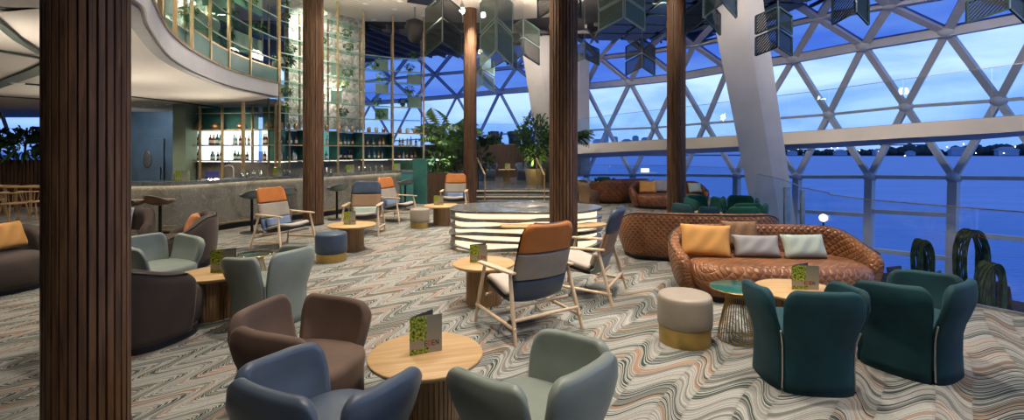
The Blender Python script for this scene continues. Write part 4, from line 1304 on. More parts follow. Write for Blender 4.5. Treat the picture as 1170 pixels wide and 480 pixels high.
for (u0, u1, n_, nm) in ((288, 312, 8, 'in front of the teal corner bay'), (328, 344, 6, 'left of the bar pillar'), (368, 392, 9, 'right of the bar pillar'), (420, 450, 10, 'near the far end of the bar')):
    for i in range(n_):
        u = u0 + (u1 - u0) * (i + .5) / n_
        p, q = cpt(u); 
        jj = min(range(len(cpath) - 1), key=lambda s: abs((CX + (cpath[s].x) / cpath[s].y * FPX) - u))
        # continuous position along the counter
        best = None
        for s in range(len(cpath) - 1):
            for w_ in range(10):
                c_ = cpath[s].lerp(cpath[s + 1], w_ / 10); uu = CX + c_.x / c_.y * FPX
                if best is None or abs(uu - u) < best[0]: best = (abs(uu - u), c_)
        c_ = best[1] - q * (.40 + .10 * (i % 2))
        glassware((c_.x, c_.y, 1.10), random.uniform(.11, .17), .036, f'clear bar glass, {ORD(i)} from left, {nm}', f'bar glasses {nm}')

def bar_stool(u, Y, f, mat, label):
    t = thing('bar_stool', label, 'stool', (sx(u, Y), Y, 0), rzf(f), 'swivel stools along the bar')
    MB().lathe([(.23, 0), (.23, .012), (.20, .02), (.03, .028)], n=32).build('base_disc', M['black_metal'], t)
    MB().tube([(0, 0, .02), (0, 0, .72)], .028, 12).build('pole', M['black_metal'], t)
    MB().tube([(0, 0, .30), (0, .12, .30), (.14, .2, .30), (.14, .22, .30)], .010, 6).tube([(0, .12, .30), (-.14, .2, .30)], .01, 6).build('footrest', M['brass_old'], t)
    MB().lathe([(.04, .70), (.17, .725), (.245, .77), (.25, .80), (.235, .815), (.15, .805), (.001, .80)], n=32, a=1, b=.92).build('seat', mat, t)
    o = shell([math.radians(-15 - 150 * i / 23) for i in range(24)], .255, .24, 2, lambda s: .80 + .10 * math.sin(PI * s), .022, lambda z, p: .95 + .6 * max(0, z - .76), .76, .03).build('low_backrest', mat, t); fix_normals(o)
    pts = [(math.cos(math.radians(-15 - 150 * i / 23)) * .262, math.sin(math.radians(-15 - 150 * i / 23)) * .247, .80 + .10 * math.sin(PI * i / 23) + .005) for i in range(24)]
    MB().tube(pts, .010, 6).build('chrome_rim', M['steel'], t)
M['stool_brown'] = simple('stool_brown', (.13, .065, .035), .35, 0, .1, 6)
M['stool_green'] = simple('stool_green', (.13, .16, .14), .35, 0, .1, 6)
bar_stool(148, 8.75, (.3, 1), M['stool_brown'], 'brown leather bar stool just right of the massive pillar')
bar_stool(183, 8.95, (.2, 1), M['stool_brown'], 'brown leather bar stool in front of the bar left of the corner')
bar_stool(288, 10.1, (-.8, .6), M['stool_green'], 'grey green bar stool behind the orange topped lounge chair')
bar_stool(324, 10.7, (-.8, .6), M['stool_green'], 'grey green bar stool just left of the bar pillar')
bar_stool(385, 12.0, (-.8, .6), M['stool_green'], 'grey green bar stool just right of the bar pillar')
bar_stool(430, 13.3, (-.8, .6), M['stool_green'], 'grey green bar stool behind the blue topped lounge chair')
bar_stool(463, 14.1, (-.8, .6), M['stool_green'], 'grey green bar stool at the far end of the bar')

# ================================================================== lounge furniture
T1 = (-.54, 3.02); T2 = (-.32, 5.46); T4 = (-3.10, 5.0); T3 = (sx(402, 8.3), 8.3); T5 = (2.62, 4.40); T6 = (sx(505, 11.2), 11.2)
drum_table(*T1, 'round oak table between the blue, brown and sage tub chairs', .355)
drum_table(*T2, 'round oak table in front of the large orange topped lounge chair', .35)
drum_table(*T4, 'round oak table beside the sage tub chairs on the bar side', .33)
drum_table(*T3, 'round oak table behind the blue pouf', .40)
drum_table(*T5, 'round oak table between the teal chairs and the leather sofa', .37)
drum_table(*T6, 'round oak table farthest along the bar, before the steps', .42)
menu_card(T1[0] - .0, T1[1] + .0, .45, .42, 'leaf printed EDEN menu standing on the nearest oak table', .205, .235)
menu_card(T2[0] - .06, T2[1], .45, -.1, 'leaf printed menu on the table by the orange topped lounge chair', .20, .20)
menu_card(T4[0] + .08, T4[1] + .02, .45, .1, 'leaf printed menu on the table by the sage chairs', .235, .23)
menu_card(T3[0] - .02, T3[1] - .05, .45, .1, 'leaf printed menu on the table behind the blue pouf', .20, .22)
menu_card(T5[0] + .06, T5[1], .45, -.1, 'leaf printed menu on the table before the leather sofa', .235, .22)
menu_card(T6[0] - .08, T6[1], .45, 0, 'leaf printed menu on the farthest oak table by the bar', .22, .22)

wing_chair(-.86, 2.28, (.43, .9), M['blue_leather'], 'blue leather tub chair nearest the camera')
wing_chair(-1.29, 3.02, (1, -.22), M['brown_velvet'], 'brown velvet tub chair behind the blue leather one')
wing_chair(.10, 2.42, (-.73, .68), M['sage_leather'], 'sage green leather tub chair right of the nearest table')
wing_chair(-2.46, 4.88, (-.9, .4), M['sage_leather'], 'sage green tub chair seen from behind, right of its oak table')
wing_chair(-3.98, 5.45, (.9, -.38), M['sage_leather'], 'sage green tub chair left of the oak table, seat open to view')
wing_chair(2.20, 3.66, (.10, 1), M['teal_velvet'], 'teal velvet tub chair seen from behind at the sofa table')
wing_chair(3.18, 3.86, (-.52, .85), M['teal_velvet'], 'teal velvet tub chair nearest the glass balustrade')
wing_chair(sx(812, 10.0), 10.3, (.2, -1), M['green_velvet'], 'green velvet tub chair right behind the far wood pillar', 'green velvet chairs behind the sofas')
wing_chair(sx(790, 9.2), 9.0, (.9, .4), M['teal_velvet'], 'dark teal tub chair mostly hidden by the far wood pillar', 'green velvet chairs behind the sofas')
wing_chair(sx(850, 10.0), 10.2, (-.5, -.9), M['green_velvet'], 'green velvet tub chair in the middle of the group behind the sofas', 'green velvet chairs behind the sofas')
wing_chair(sx(864, 8.6), 9.0, (-.8, .5), M['green_velvet'], 'green velvet tub chair closest to the big white strut', 'green velvet chairs behind the sofas')
wing_chair(sx(693, 17.3), 17.5, (0, -1), M['teal_velvet'], 'dark teal chair beyond the far brown sofa by the balustrade', 'green velvet chairs behind the sofas')
wing_chair(sx(674, 15.6), 15.7, (.6, -.7), M['tan_cloth'], 'tan tub chair standing beside the middle wood pillar far away')
# small table between green chairs
drum_table(sx(808, 9.6) , 9.55, 'small round table between the green velvet chairs', .26, .5, .12)

lounge_chair(.14, 4.77, (-.54, .84), [M['orange_leather'], M['greige_cloth'], M['navy_leather']], 'large lounge chair with orange head section seen from behind', M['mint_cloth'])
lounge_chair(.90, 5.80, (-.88, .40), [M['navy_leather'], M['tan_cloth'], M['sage_leather']], 'lounge chair with navy head section standing beside the middle pillar', M['greige_cloth'])
lounge_chair(sx(327, 8.6), 8.55, (.90, -.42), [M['orange_leather'], M['greige_cloth'], M['denim_cloth']], 'orange headed lounge chair in front of the bar, turned to the blue pouf', M['denim_cloth'])
lounge_chair(sx(415, 10.0), 10.0, (.10, -1), [M['navy_leather'], M['tan_cloth'], M['tan_cloth']], 'navy and tan lounge chair facing the camera behind the oak table', M['mint_cloth'])
lounge_chair(sx(453, 11.7), 11.75, (.88, -.40), [M['orange_leather'], M['greige_cloth'], M['denim_cloth']], 'orange headed lounge chair near the far end of the bar, side view', M['denim_cloth'])
lounge_chair(sx(519, 13.4), 13.4, (0, -1), [M['orange_leather'], M['greige_cloth'], M['denim_cloth']], 'orange headed lounge chair facing the camera before the palm planter', M['denim_cloth'])

pouf(1.56, 4.35, M['pouf_beige'], M['gold'], 'beige leather pouf with gold base in front of the leather sofa', .235, .43, .15)
pouf(sx(378, 7.5), 7.52, M['navy_leather'], M['gold'], 'blue leather pouf with gold base beside the oak table', .235, .44, .13)
pouf(sx(479, 10.7), 10.75, M['pouf_beige'], M['gold'], 'small beige pouf by the far oak table', .215, .43, .13)

def wire_table(x, y, r, h, top, label):
    t = thing('wire_side_table', label, 'table', (x, y, 0), 0, 'small wire base side tables')
    MB().lathe([(r - .008, h - .016), (r, h - .012), (r, h - .003), (r - .004, h), (.001, h)], n=48).build('tabletop', top, t)
    MB().tube([(math.cos(2 * PI * i / 40) * (r + .002), math.sin(2 * PI * i / 40) * (r + .002), h - .01) for i in range(40)], .007, 6, closed=True).build('rim', M['gold'], t)
    mb = MB(); n = 36
    prof = [(.165, .008), (.15, .12), (.125, .24), (.10, .34), (.085, .40), (.10, .455)]
    for i in range(n):
        a = 2 * PI * i / n
        mb.tube([(rr * math.cos(a + zz * .0), rr * math.sin(a), zz * h / .47) for rr, zz in prof], .0032, 5)
    for rr, zz in (prof[0], prof[4]): mb.tube([(math.cos(2 * PI * i / 32) * rr, math.sin(2 * PI * i / 32) * rr, zz * h / .47) for i in range(32)], .005, 6, closed=True)
    mb.build('wire_base', M['gold'], t)
M['teal_enamel'] = simple('teal_enamel', (.02, .12, .10), .2, 0, .1, 5)
wire_table(2.05, 4.38, .23, .48, M['teal_enamel'], 'teal topped side table on a gold wire base beside the beige pouf')
wire_table(sx(292, 5.85), 5.85, .20, .47, M['dark_mirror'], 'green glass side table behind the sage tub chair')

A = round_sofa('leather_sofa', 3.12, 5.80, (-.06, -1), 2.35, 1.16, .76, M['quilt'], 'quilted tan leather sofa facing the camera with four pillows', 'sofa', 'quilted leather sofas', .50)
throw_pillow(A, .76, -.04, .62, .58, .40, M['mustard_cloth'], 'mustard throw pillow at the near arm of the leather sofa', .38, -.25)
throw_pillow(A, .27, -.22, .66, .44, .36, M['bronze_cloth'], 'bronze patterned pillow behind the grey one on the leather sofa', .3, 0)
throw_pillow(A, .18, .02, .57, .54, .27, M['grey_cloth'], 'grey throw pillow in the middle of the leather sofa', .42, -.05)
throw_pillow(A, -.36, .04, .58, .52, .29, M['mint_cloth'], 'pale mint throw pillow beside the grey one on the leather sofa', .42, .08)
B = round_sofa('leather_sofa', 2.98, 7.85, (.14, 1), 2.45, 1.15, .76, M['quilt'], 'quilted tan leather sofa seen from behind, back to the near sofa', 'sofa', 'quilted leather sofas', .50)
Cc = round_sofa('leather_sofa', sx(765, 14.4), 14.5, (-.05, -1), 2.3, 1.15, .78, M['quilt_far'], 'far brown leather sofa facing the camera left of the wood pillar', 'sofa', 'quilted leather sofas', .5)
throw_pillow(Cc, .62, .0, .62, .50, .38, M['mustard_cloth'], 'mustard pillow on the far brown sofa', .38, -.2)
throw_pillow(Cc, .22, -.05, .66, .48, .40, M['grey_cloth'], 'grey pillow on the far brown sofa left of the pillar', .34, 0)
throw_pillow(Cc, -.78, .0, .60, .44, .30, M['mint_cloth'], 'pale mint pillow on the far brown sofa right of the pillar', .34, .3)
Dd = round_sofa('leather_sofa', sx(712, 15.6), 16.1, (-.35, 1), 2.0, 1.15, .80, M['quilt_far'], 'farthest brown leather sofa seen from behind by the water', 'sofa', 'quilted leather sofas', .55)

V1 = round_sofa('velvet_armchair', -3.40, 4.40, (.34, .94), .98, .98, .74, M['dark_velvet'], 'dark brown velvet armchair seen from behind beside the massive pillar', 'armchair', 'dark velvet rounded armchairs', .62)
V2 = round_sofa('velvet_armchair', -5.0, 7.25, (-.82, -.5), 1.10, .98, .76, M['dark_velvet'], 'dark velvet armchair with an orange pillow near the bar', 'armchair', 'dark velvet rounded armchairs', .46)
V3 = round_sofa('velvet_armchair', sx(152, 8.0), 7.6, (.35, -1), 1.05, .98, .76, M['dark_velvet'], 'dark velvet armchair with a grey pillow beside the bar stools', 'armchair', 'dark velvet rounded armchairs', .5)
V0 = round_sofa('velvet_armchair', sx(-4, 5.95), 5.95, (.9, -.42), 1.12, 1.0, .74, M['dark_velvet'], 'dark velvet armchair with a mustard pillow at the frame edge', 'armchair', 'dark velvet rounded armchairs', .55)
throw_pillow(V2, -.16, -.16, .62, .36, .32, M['rust_cloth'], 'rust orange pillow in the dark armchair near the bar', .38, 0)
throw_pillow(V3, -.02, -.10, .64, .42, .34, M['grey_cloth'], 'grey pillow in the dark armchair beside the bar stools', .38, 0)
throw_pillow(V0, -.12, -.10, .64, .42, .36, M['mustard_cloth'], 'mustard pillow in the dark armchair at the frame edge', .38, .35)

# far left dining corner
def spindle_chair(x, y, f, label):
    t = thing('spindle_chair', label, 'chair', (x, y, 0), rzf(f), 'pale wood spindle chairs')
    MB().lathe([(.20, .43), (.22, .44), (.22, .46), (.001, .465)], n=24, se=2.6).build('seat', M['oak'], t)
    for sx_, sy_ in ((-1, 1), (1, 1), (-1, -1), (1, -1)): MB().tube([(sx_ * .21, sy_ * .21, 0), (sx_ * .15, sy_ * .15, .44)], [.013, .018], 8).build('leg', M['oak'], t)
    mb = MB(); 
    for i in range(9):
        a = math.radians(-165 + 150 * i / 8); mb.tube([(.19 * math.cos(a), .19 * math.sin(a), .45), (.26 * math.cos(a), .24 * math.sin(a), .70)], .008, 6)
    mb.build('spindles', M['oak'], t)
    MB().tube([(.265 * math.cos(math.radians(-190 + 200 * i / 20)), .245 * math.sin(math.radians(-190 + 200 * i / 20)), .71) for i in range(21)], .018, 8).build('top_rail', M['oak'], t)
spindle_chair(sx(16, 11.6), 11.6, (.3, 1), 'pale spindle chair at the far dining table, the left one')
spindle_chair(sx(38, 12.0), 12.0, (-.2, 1), 'pale spindle chair beside the pillar edge at the dining table')
spindle_chair(sx(-6, 12.4), 12.4, (.6, .8), 'pale spindle chair cut off by the frame edge')
for X, lb in ((-14.5, 'oak dining table by the slatted wall at the frame edge'), (-13.0, 'oak dining table by the slatted wall beside the pillar')):
    t = thing('dining_table', lb, 'table', (X, 13.2, 0), 0, 'oak dining tables')
    MB().box((0, 0, .735), (1.2, .8, .03)).build('tabletop', M['oak'], t, .005)
    for a, b in ((-1, -1), (1, -1), (-1, 1), (1, 1)): MB().box((a * .54, b * .34, .36), (.05, .05, .72)).build('leg', M['oak'], t)

# ================================================================== layered lit bench
lb = thing('layered_bench', 'lit layered stone island bench with a dark marble top', 'bench', (.25, 8.75, 0))
poly = [(-1.36, .02), (-1.30, -.42), (-.95, -.66), (-.30, -.72), (.45, -.74), (.95, -.62), (1.33, -.18), (1.36, .22), (1.0, .62), (.2, .80), (-.8, .70), (-1.25, .40)]
def polyscale(k, jx=0, jy=0): return [(x * k + jx, y * k + jy) for x, y in poly]
def cpoly(p): return [tuple(v) for v in catmull(p + [p[0]], 5)[:-1]]
MB().poly(cpoly(polyscale(1.0)), .655, .70).build('marble_top', M['top_stone'], lb, .01)
dome = MB().lathe([(.62, 0), (.60, .03), (.45, .055), (.2, .07), (.001, .075)], (.15, .2, .70), 40, 1.1, .7).build('raised_marble_disc', M['top_stone'], lb)
MB().poly(cpoly(polyscale(.93)), .02, .655).build('glowing_core', M['led_white'], lb)
ks = [(1.0, .545), (.985, .425), (1.01, .305), (.99, .185), (1.0, .06)]
random.seed(9)
for i, (kk, z) in enumerate(ks):
    p = cpoly(polyscale(kk, .0, .0)); n = len(p)
    vs = []; 
    for (x, y) in p:
        wob = .022 * math.sin(x * 3.3 + i * 1.7) + .012 * math.sin(x * 7 + i)
        th = .022 + .010 * math.sin(x * 4 + i * 2.1)
        vs.append((x, y, z + wob - th)); 
    for (x, y) in p:
        wob = .022 * math.sin(x * 3.3 + i * 1.7) + .012 * math.sin(x * 7 + i)
        th = .022 + .010 * math.sin(x * 4 + i * 2.1)
        vs.append((x, y, z + wob + th))
    fs = [tuple(range(n))[::-1], tuple(range(n, 2 * n))] + [(k, (k + 1) % n, n + (k + 1) % n, n + k) for k in range(n)]
    o = fix_normals(MB().add(vs, fs).build('stone_layer', M['step_stone'], lb))
sl = [(-.45, -.70), (-.38, -.92), (.0, -.98), (.75, -1.0), (1.25, -.80), (1.25, -.45), (0, -.4)]
MB().poly(cpoly(sl), .455, .485).build('timber_ledge', M['oak'], lb, .006)

# ================================================================== steps, platform, planters
mb = MB(); X0, X1 = sx(533, 15.2), sx(652, 15.2)
st = thing('stone_steps', 'three polished stone steps with lit risers up to the raised platform', 'steps', (0, 15.0, 0))
for i, (y0, z1) in enumerate(((15.0, .15), (15.5, .30), (16.0, .45))):
    put(MB().box(((X0 + X1) / 2, (y0 + 19) / 2 if i < 2 else (y0 + 23) / 2, z1 - .03), (X1 - X0, (19 - y0) if i < 2 else 23 - y0, .06)).build('tread', M['step_stone'], None, .008), st)
    put(MB().box(((X0 + X1) / 2, y0 + .05, z1 - .09), (X1 - X0 - .05, .05, .07)).build('riser', M['step_stone'], None), st)
    put(MB().box(((X0 + X1) / 2, y0 + .035, z1 - .072), (X1 - X0 - .1, .02, .014)).build('led_strip', M['led_white'], None), st)
struct(MB().box(((X0 + X1) / 2 + .3, 20.2, .2), (X1 - X0 + 3, 6, .4)).build('floor_platform', M['step_stone']))
struct(MB().box((-.9, 23.3, 1.0), (6.6, .3, 2.0)).build('wall_terrace', M['wall_wood']))
struct(MB().box((-.9, 26.0, 1.9), (6.6, 5.4, .2)).build('floor_terrace', M['step_stone']))
struct(MB().box((sx(512, 16.2), 16.3, .5), (sx(532, 16) - sx(486, 16) + .1, 1.6, 1.0)).build('wall_planter', M['wall_wood']))
struct(MB().box((1.98, 19, .6), (.2, 6, 1.2)).build('wall_step_side', M['wall_wood']))
glass_run('glass_railing', 'glass balustrade on the upper terrace behind the potted tree', [(-2.6, 23.3), (-.8, 23.3), (1.0, 23.3), (2.6, 23.3)], 2.0, 1.0)

def seat_bench_chair(x, y, z, f, label, grp, mat=M['blue_leather'], k=1.0):
    return wing_chair(x, y, f, mat, label, grp, z, k)
seat_bench_chair(sx(556, 20), 20.3, .45, (.5, -.8), 'blue tub chair on the raised platform left of the little table', 'blue chairs on the platform', k=1.05)
seat_bench_chair(sx(601, 20), 20.3, .45, (-.5, -.8), 'blue tub chair on the raised platform beside the planter tree', 'blue chairs on the platform', k=1.05)
drum_table(sx(579, 19.6), 19.7, 'small oak table between the two blue platform chairs', .36, .5, .13, .45)
menu_card(sx(580, 19.6), 19.6, .95, .2, 'small lit menu on the platform table', .22, .24)
for u, lbx in ((566, 'left'), (588, 'middle'), (604, 'right')):
    wing_chair(sx(u, 25), 25, (.2, -1), M['navy_leather'], f'dark blue chair on the upper terrace behind the glass, the {lbx} one', 'terrace chairs', 2.0)
def handrail(p0, p1, label):
    t = thing('handrail', label, 'handrail', (p0[0], p0[1], 0), 0, 'step handrails')
    a = Vector((0, 0, p0[2])); b = Vector((p1[0] - p0[0], p1[1] - p0[1], p1[2]))
    MB().bar(a, b, .05, .05).build('wood_grip', M['oak'], t, .01)
    z0 = .45 if p0[1] > 15.9 else 0
    MB().box((0, 0, (a.z + z0) / 2), (.04, .04, a.z - z0)).build('post', M['brass_old'], t)
    MB().box((b.x, b.y, b.z / 2), (.04, .04, b.z)).build('post', M['brass_old'], t)
handrail((sx(545, 16.4), 16.4, 1.45), (sx(554, 14.9), 14.9, .98), 'wooden handrail on the palm side of the steps')
handrail((sx(613, 16.5), 16.5, 1.45), (sx(622, 14.9), 14.9, .95), 'wooden handrail on the tree side of the steps')

# palm in the planter
pm = thing('palm', 'tall lush palm with lime lit stems in the brown planter', 'plant', (sx(512, 16.3), 16.4, 1.0))
mb = MB()
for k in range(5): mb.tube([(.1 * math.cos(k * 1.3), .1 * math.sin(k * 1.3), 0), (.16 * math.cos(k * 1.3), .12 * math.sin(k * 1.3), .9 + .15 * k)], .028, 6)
mb.build('stem', M['leaf_lime'], pm)  # lime uplight is put into the stem colour too
random.seed(4)
mb = MB()
for k in range(30):
    a = 2 * PI * k / 30 * 3.1; el = random.uniform(.5, 1.7)
    palm_frond(mb, (.1 * math.cos(a), .1 * math.sin(a), .5 + .03 * k), (math.cos(a), math.sin(a), el), random.uniform(1.0, 1.6), .26, 12, random.uniform(.5, 1.1))
mb.build('fronds', M['leaf_palm'], pm)
pm2 = thing('leafy_shrub', 'dark leafy shrub low in the brown planter under the palm', 'plant', (sx(500, 16.2), 16.1, 1.0))
mb = MB(); leaf_cluster(mb, (0, 0, .35), .55, 260, .28, .05, .2, .6); leaf_cluster(mb, (.8, .1, .35), .45, 200, .28, .05, .2, .6); mb.build('foliage', M['leaf_dark'], pm2)
MB().tube([(0, 0, 0), (0, 0, .3)], .03, 6).build('stem', M['stem'], pm2)
pm3 = thing('palm', 'second palm rising behind the slender pillar', 'plant', (sx(545, 17.5), 17.6, .45))
mb = MB()
for k in range(16):
    a = 2 * PI * k / 16; palm_frond(mb, (0, 0, 1.4), (math.cos(a), math.sin(a), random.uniform(.5, 1.4)), random.uniform(.9, 1.35), .24, 11, .8)
leaf_cluster(mb, (0, 0, 1.0), .5, 160, .26, .05, .2, .9)
mb.build('fronds', M['leaf_dark'], pm3); MB().tube([(0, 0, 0), (0, 0, 1.4)], .05, 8).build('stem', M['stem'], pm3)
# tree in a wooden tub
tt = thing('potted_tree', 'round crowned tree in a wooden tub on the platform', 'tree', (sx(612, 18.6), 18.6, .45))
MB().lathe([(.36, 0), (.42, .55), (.40, .56), (.36, .5), (.001, .5)], n=12, smooth=False).build('wooden_tub', M['oak'], tt)
MB().tube([(0, 0, .45), (.03, 0, .9), (0, .02, 1.5)], [.05, .04, .03], 8).build('trunk', M['stem'], tt)
mb = MB(); leaf_cluster(mb, (0, 0, 1.75), .72, 900, .24, .035, .5, 1.25, .35, .35)
mb.build('crown', M['leaf_dark'], tt)
mb = MB(); leaf_cluster(mb, (.0, -.25, 1.15), .40, 130, .22, .04, .3, .9); o = mb.build('lower_foliage', M['leaf_lime'], tt); o['label'] = 'lime green uplit lower leaves'  # uplight on the lower leaves is put into their lime colour
# bright palm tips behind middle pillar
p3 = thing('palm', 'palm fronds showing right of the middle wood pillar', 'plant', (sx(655, 19), 19, 0))
mb = MB()
for k in range(12):
    a = -1.2 + 2.6 * k / 12; palm_frond(mb, (0, 0, 2.2), (math.cos(a), math.sin(a), random.uniform(.2, 1.2)), random.uniform(.9, 1.3), .2, 10, .9)
mb.build('fronds', M['leaf_dark'], p3); MB().tube([(0, 0, 0), (0, 0, 2.2)], .05, 8).build('stem', M['stem'], p3)

# ================================================================== woven loop plants on the lower deck, dark chairs
def loop_plant(u, v0, v1, Y, wpx, label, k=0, lean=0):
    top = at(u, v0, Y); bot_z = LOW
    t = thing('woven_loop_plant', label, 'plant', (top.x, top.y, bot_z), 0, 'tall looped woven plants')
    H_ = top.z - bot_z; w_ = wpx / FPX * Y / 2
    loopH = (v1 - v0) / FPX * Y
    rr = random.Random(k)
    mb = MB()
    for s in range(34):
        j = rr.uniform(-.5, .5); jj = rr.uniform(-.45, .45); tw = rr.uniform(0, 6.28)
        pts = []
        for i in range(31):
            a = i / 30
            # up one side, over, down the other
            if a < .32: q = a / .32; x, z = -w_ * .8 * (1 - .75 * (1 - q)), H_ - loopH + (-(1 - q) * (H_ - loopH))
            elif a < .68:
                q = (a - .32) / .36; an = PI * (1 - q); x, z = w_ * .8 * math.cos(an), H_ - loopH + loopH * math.sin(an) ** .7
            else: q = (a - .68) / .32; x, z = w_ * .8 * (1 - .95 * q), H_ - loopH - q * (H_ - loopH)
            b_ = .045 + .02 * math.sin(a * PI)
            pts.append((x + b_ * math.cos(tw + a * 7) * w_ * 1.6 + lean * z / H_, b_ * 1.6 * math.sin(tw + a * 7) + jj * .05, z + j * .05))
        mb.tube(pts, .011 * Y / 8, 4)
    mb.build('woven_stalks', M['woven_green'], t)
loop_plant(1054, 275, 305, 8.3, 17, 'slim dark looped woven plant beyond the balustrade near the sofa', 1)
loop_plant(1110, 264, 300, 7.6, 34, 'large looped woven plant behind the teal chair at the balustrade', 2)
loop_plant(1131, 301, 335, 6.8, 24, 'lower looped woven plant overlapping the large one', 3)
wp = thing('grass_plant', 'fan of long grassy blades beyond the balustrade behind the teal chair', 'plant', (sx(1108, 7.0), 7.0, LOW))
random.seed(8)
mb = MB(); zt = CAMZ - (315 - HZ) / FPX * 7.0 - LOW
for k in range(90):
    a = random.uniform(-1, 1); b = random.uniform(-.4, .4); l = random.uniform(.5, 1.0)
    mb.tube([(a * .08, b * .1, 0), (a * .15, b * .2, zt * .6 * l), (a * .35, b * .3, zt * l), (a * .62, b * .5, zt * l - .25)], [.012, .011, .008, .003], 4)
mb.build('blades', M['woven_green'], wp)
M['dark_brown'] = simple('dark_brown', (.045, .02, .016), .5)
for k, (u, v, Y) in enumerate(((1016, 315, 11.5), (1034, 307, 12.2), (1087, 313, 11.4), (1003, 322, 10.6), (1166, 325, 9.0))):
    p = at(u, v, Y)
    t = thing('dark_dining_chair', ['dark brown chair on the lower deck nearest the sofa arm', 'dark brown chair on the lower deck below the slim looped plant', 'dark brown chair between the looped plants on the lower deck', 'dark chair back low behind the sofa end', 'dark chair on the lower deck at the frame edge'][k], 'chair', (p.x, p.y, LOW), .3 * k, 'dark chairs on the lower deck')
    Z = p.z - LOW; s_ = Z
    MB().box((0, 0, Z * .55), (.5, .5, .08)).build('seat', M['dark_brown'], t, .02)
    MB().box((0, .24, Z * .78), (.5, .05, Z * .44), mat=Matrix.Rotation(-.12, 3, 'X')).build('backrest', M['dark_brown'], t, .02)
    for a, b in ((-1, -1), (1, -1), (-1, 1), (1, 1)): MB().box((a * .22, b * .22, Z * .275), (.04, .04, Z * .55)).build('leg', M['black_metal'], t)
t = thing('ball_lamp', 'small glowing round lamp just behind the leather sofa', 'lamp', (sx(931, 7.3), 7.1, 0))
zz = CAMZ - (249 - HZ) / FPX * 7.1
MB().sphere((0, 0, zz), .055, 10).build('globe', emis('globe', (1, .93, .8), 3), t)
MB().tube([(0, 0, 0), (0, 0, zz - .05)], .012, 8).build('stem', M['black_metal'], t)
MB().lathe([(.12, 0), (.12, .02)], n=24).build('base', M['black_metal'], t)

# ================================================================== hanging chevron screens
def chevron(u, vtop, Y, wpx, hpx, drop, tiers, gap, mat, label, back=.45):
    """two mesh wings meeting at a spine, hung in tiers"""
    s = Y / FPX
    p = at(u, vtop, Y)
    t = thing('hanging_mesh_screen', label, 'hanging screen', p, 0, 'folded mesh screens hanging from the ceiling')
    W_, H_, D_ = wpx * s, hpx * s, drop * s
    for k in range(tiers):
        z1 = -k * gap * s
        for sg in (-1, 1):
            mb = MB(); e = Vector((sg * W_, back * W_, -D_))
            a0 = Vector((sg * .015, 0, z1)); n_ = Vector((0, .012, 0))
            vs = [a0 + Vector((0, 0, -H_)), a0 + e + Vector((0, 0, -H_)), a0 + e, a0]
            q = [(0, 0), (W_, 0), (W_, H_), (0, H_)]
            mb.add(vs + [v + n_ for v in vs], [(0, 1, 2, 3), (7, 6, 5, 4)], [q, q[::-1]])
            wing = mb.build('mesh_wing', M[mat], t)
            fr = MB()
            for i in range(4): fr.bar(vs[i], vs[(i + 1) % 4], .03, .03)
            fr.build('wing_frame', M['shelf_dark'] if mat == 'perf_dark' else M['pale_green'], wing)
    top = CEIL - p.z
    MB().tube([(0, 0, -(tiers - 1) * gap * s - H_), (0, 0, 0)], .02, 8).build('spine', M['steel'], t)
    if top > 0: MB().tube([(0, 0, 0), (0, 0, top)], .008, 6).build('suspension_rod', M['steel'], t)
chevron(505.5, -6, 11.5, 20, 25, 14, 2, 29, 'perf_dark', 'dark two tier mesh screen just left of the slender pillar')
chevron(567, -14, 10.5, 18, 34, 16, 2, 38, 'perf_green', 'greenish two tier mesh screen right of the slender pillar')
chevron(598, 22, 13.5, 18, 19, 10, 2, 22, 'perf_dark', 'dark mesh screen in front of the raking strut by the steps')
chevron(551, 62, 16.5, 13, 16, 8, 2, 19, 'perf_green', 'small pale mesh screen hanging low beside the slender pillar')
chevron(576, 54, 15.5, 14, 16, 7, 1, 20, 'perf_dark', 'small dark mesh screen in front of the blue roof glass near the steps')
chevron(668, 49, 14.5, 17, 18, 6, 1, 20, 'perf_dark', 'single tier dark screen behind the middle wood pillar')
chevron(713, -2, 9.8, 26, 22, 12, 1, 24, 'perf_green', 'pale green mesh screen high between the two right pillars')
chevron(713, -26, 9.8, 26, 22, 12, 1, 24, 'perf_green', 'upper pale green mesh screen above its twin, cut by the frame')
chevron(733.5, 44, 12.5, 16, 15, 8, 2, 18, 'perf_dark', 'dark two tier mesh screen between the two right pillars')
chevron(806, -2, 10.0, 20, 24, 16, 1, 26, 'perf_dark', 'dark mesh screen just right of the far wood pillar')
chevron(826, -22, 8.5, 18, 26, 14, 1, 26, 'perf_green', 'green mesh screen cut by the frame top beside the white strut')
chevron(889, 8, 9.2, 20, 21, 8, 2, 25, 'perf_dark', 'dark two tier mesh screen in front of the big white strut top')
chevron(978, -16, 8.6, 20, 30, 12, 1, 26, 'perf_dark', 'dark mesh screen over the big sea windows, cut by the frame top')
chevron(1153, -14, 7.2, 33, 24, 12, 1, 26, 'perf_dark', 'dark mesh screen at the far top corner over the sea windows')
chevron(640, -20, 9.0, 24, 26, 12, 1, 26, 'perf_dark', 'dark mesh screen at the frame top behind the middle pillar')
chevron(538, 38, 16, 14, 17, 6, 1, 20, 'perf_dark', 'dark mesh screen partly behind the slender pillar')

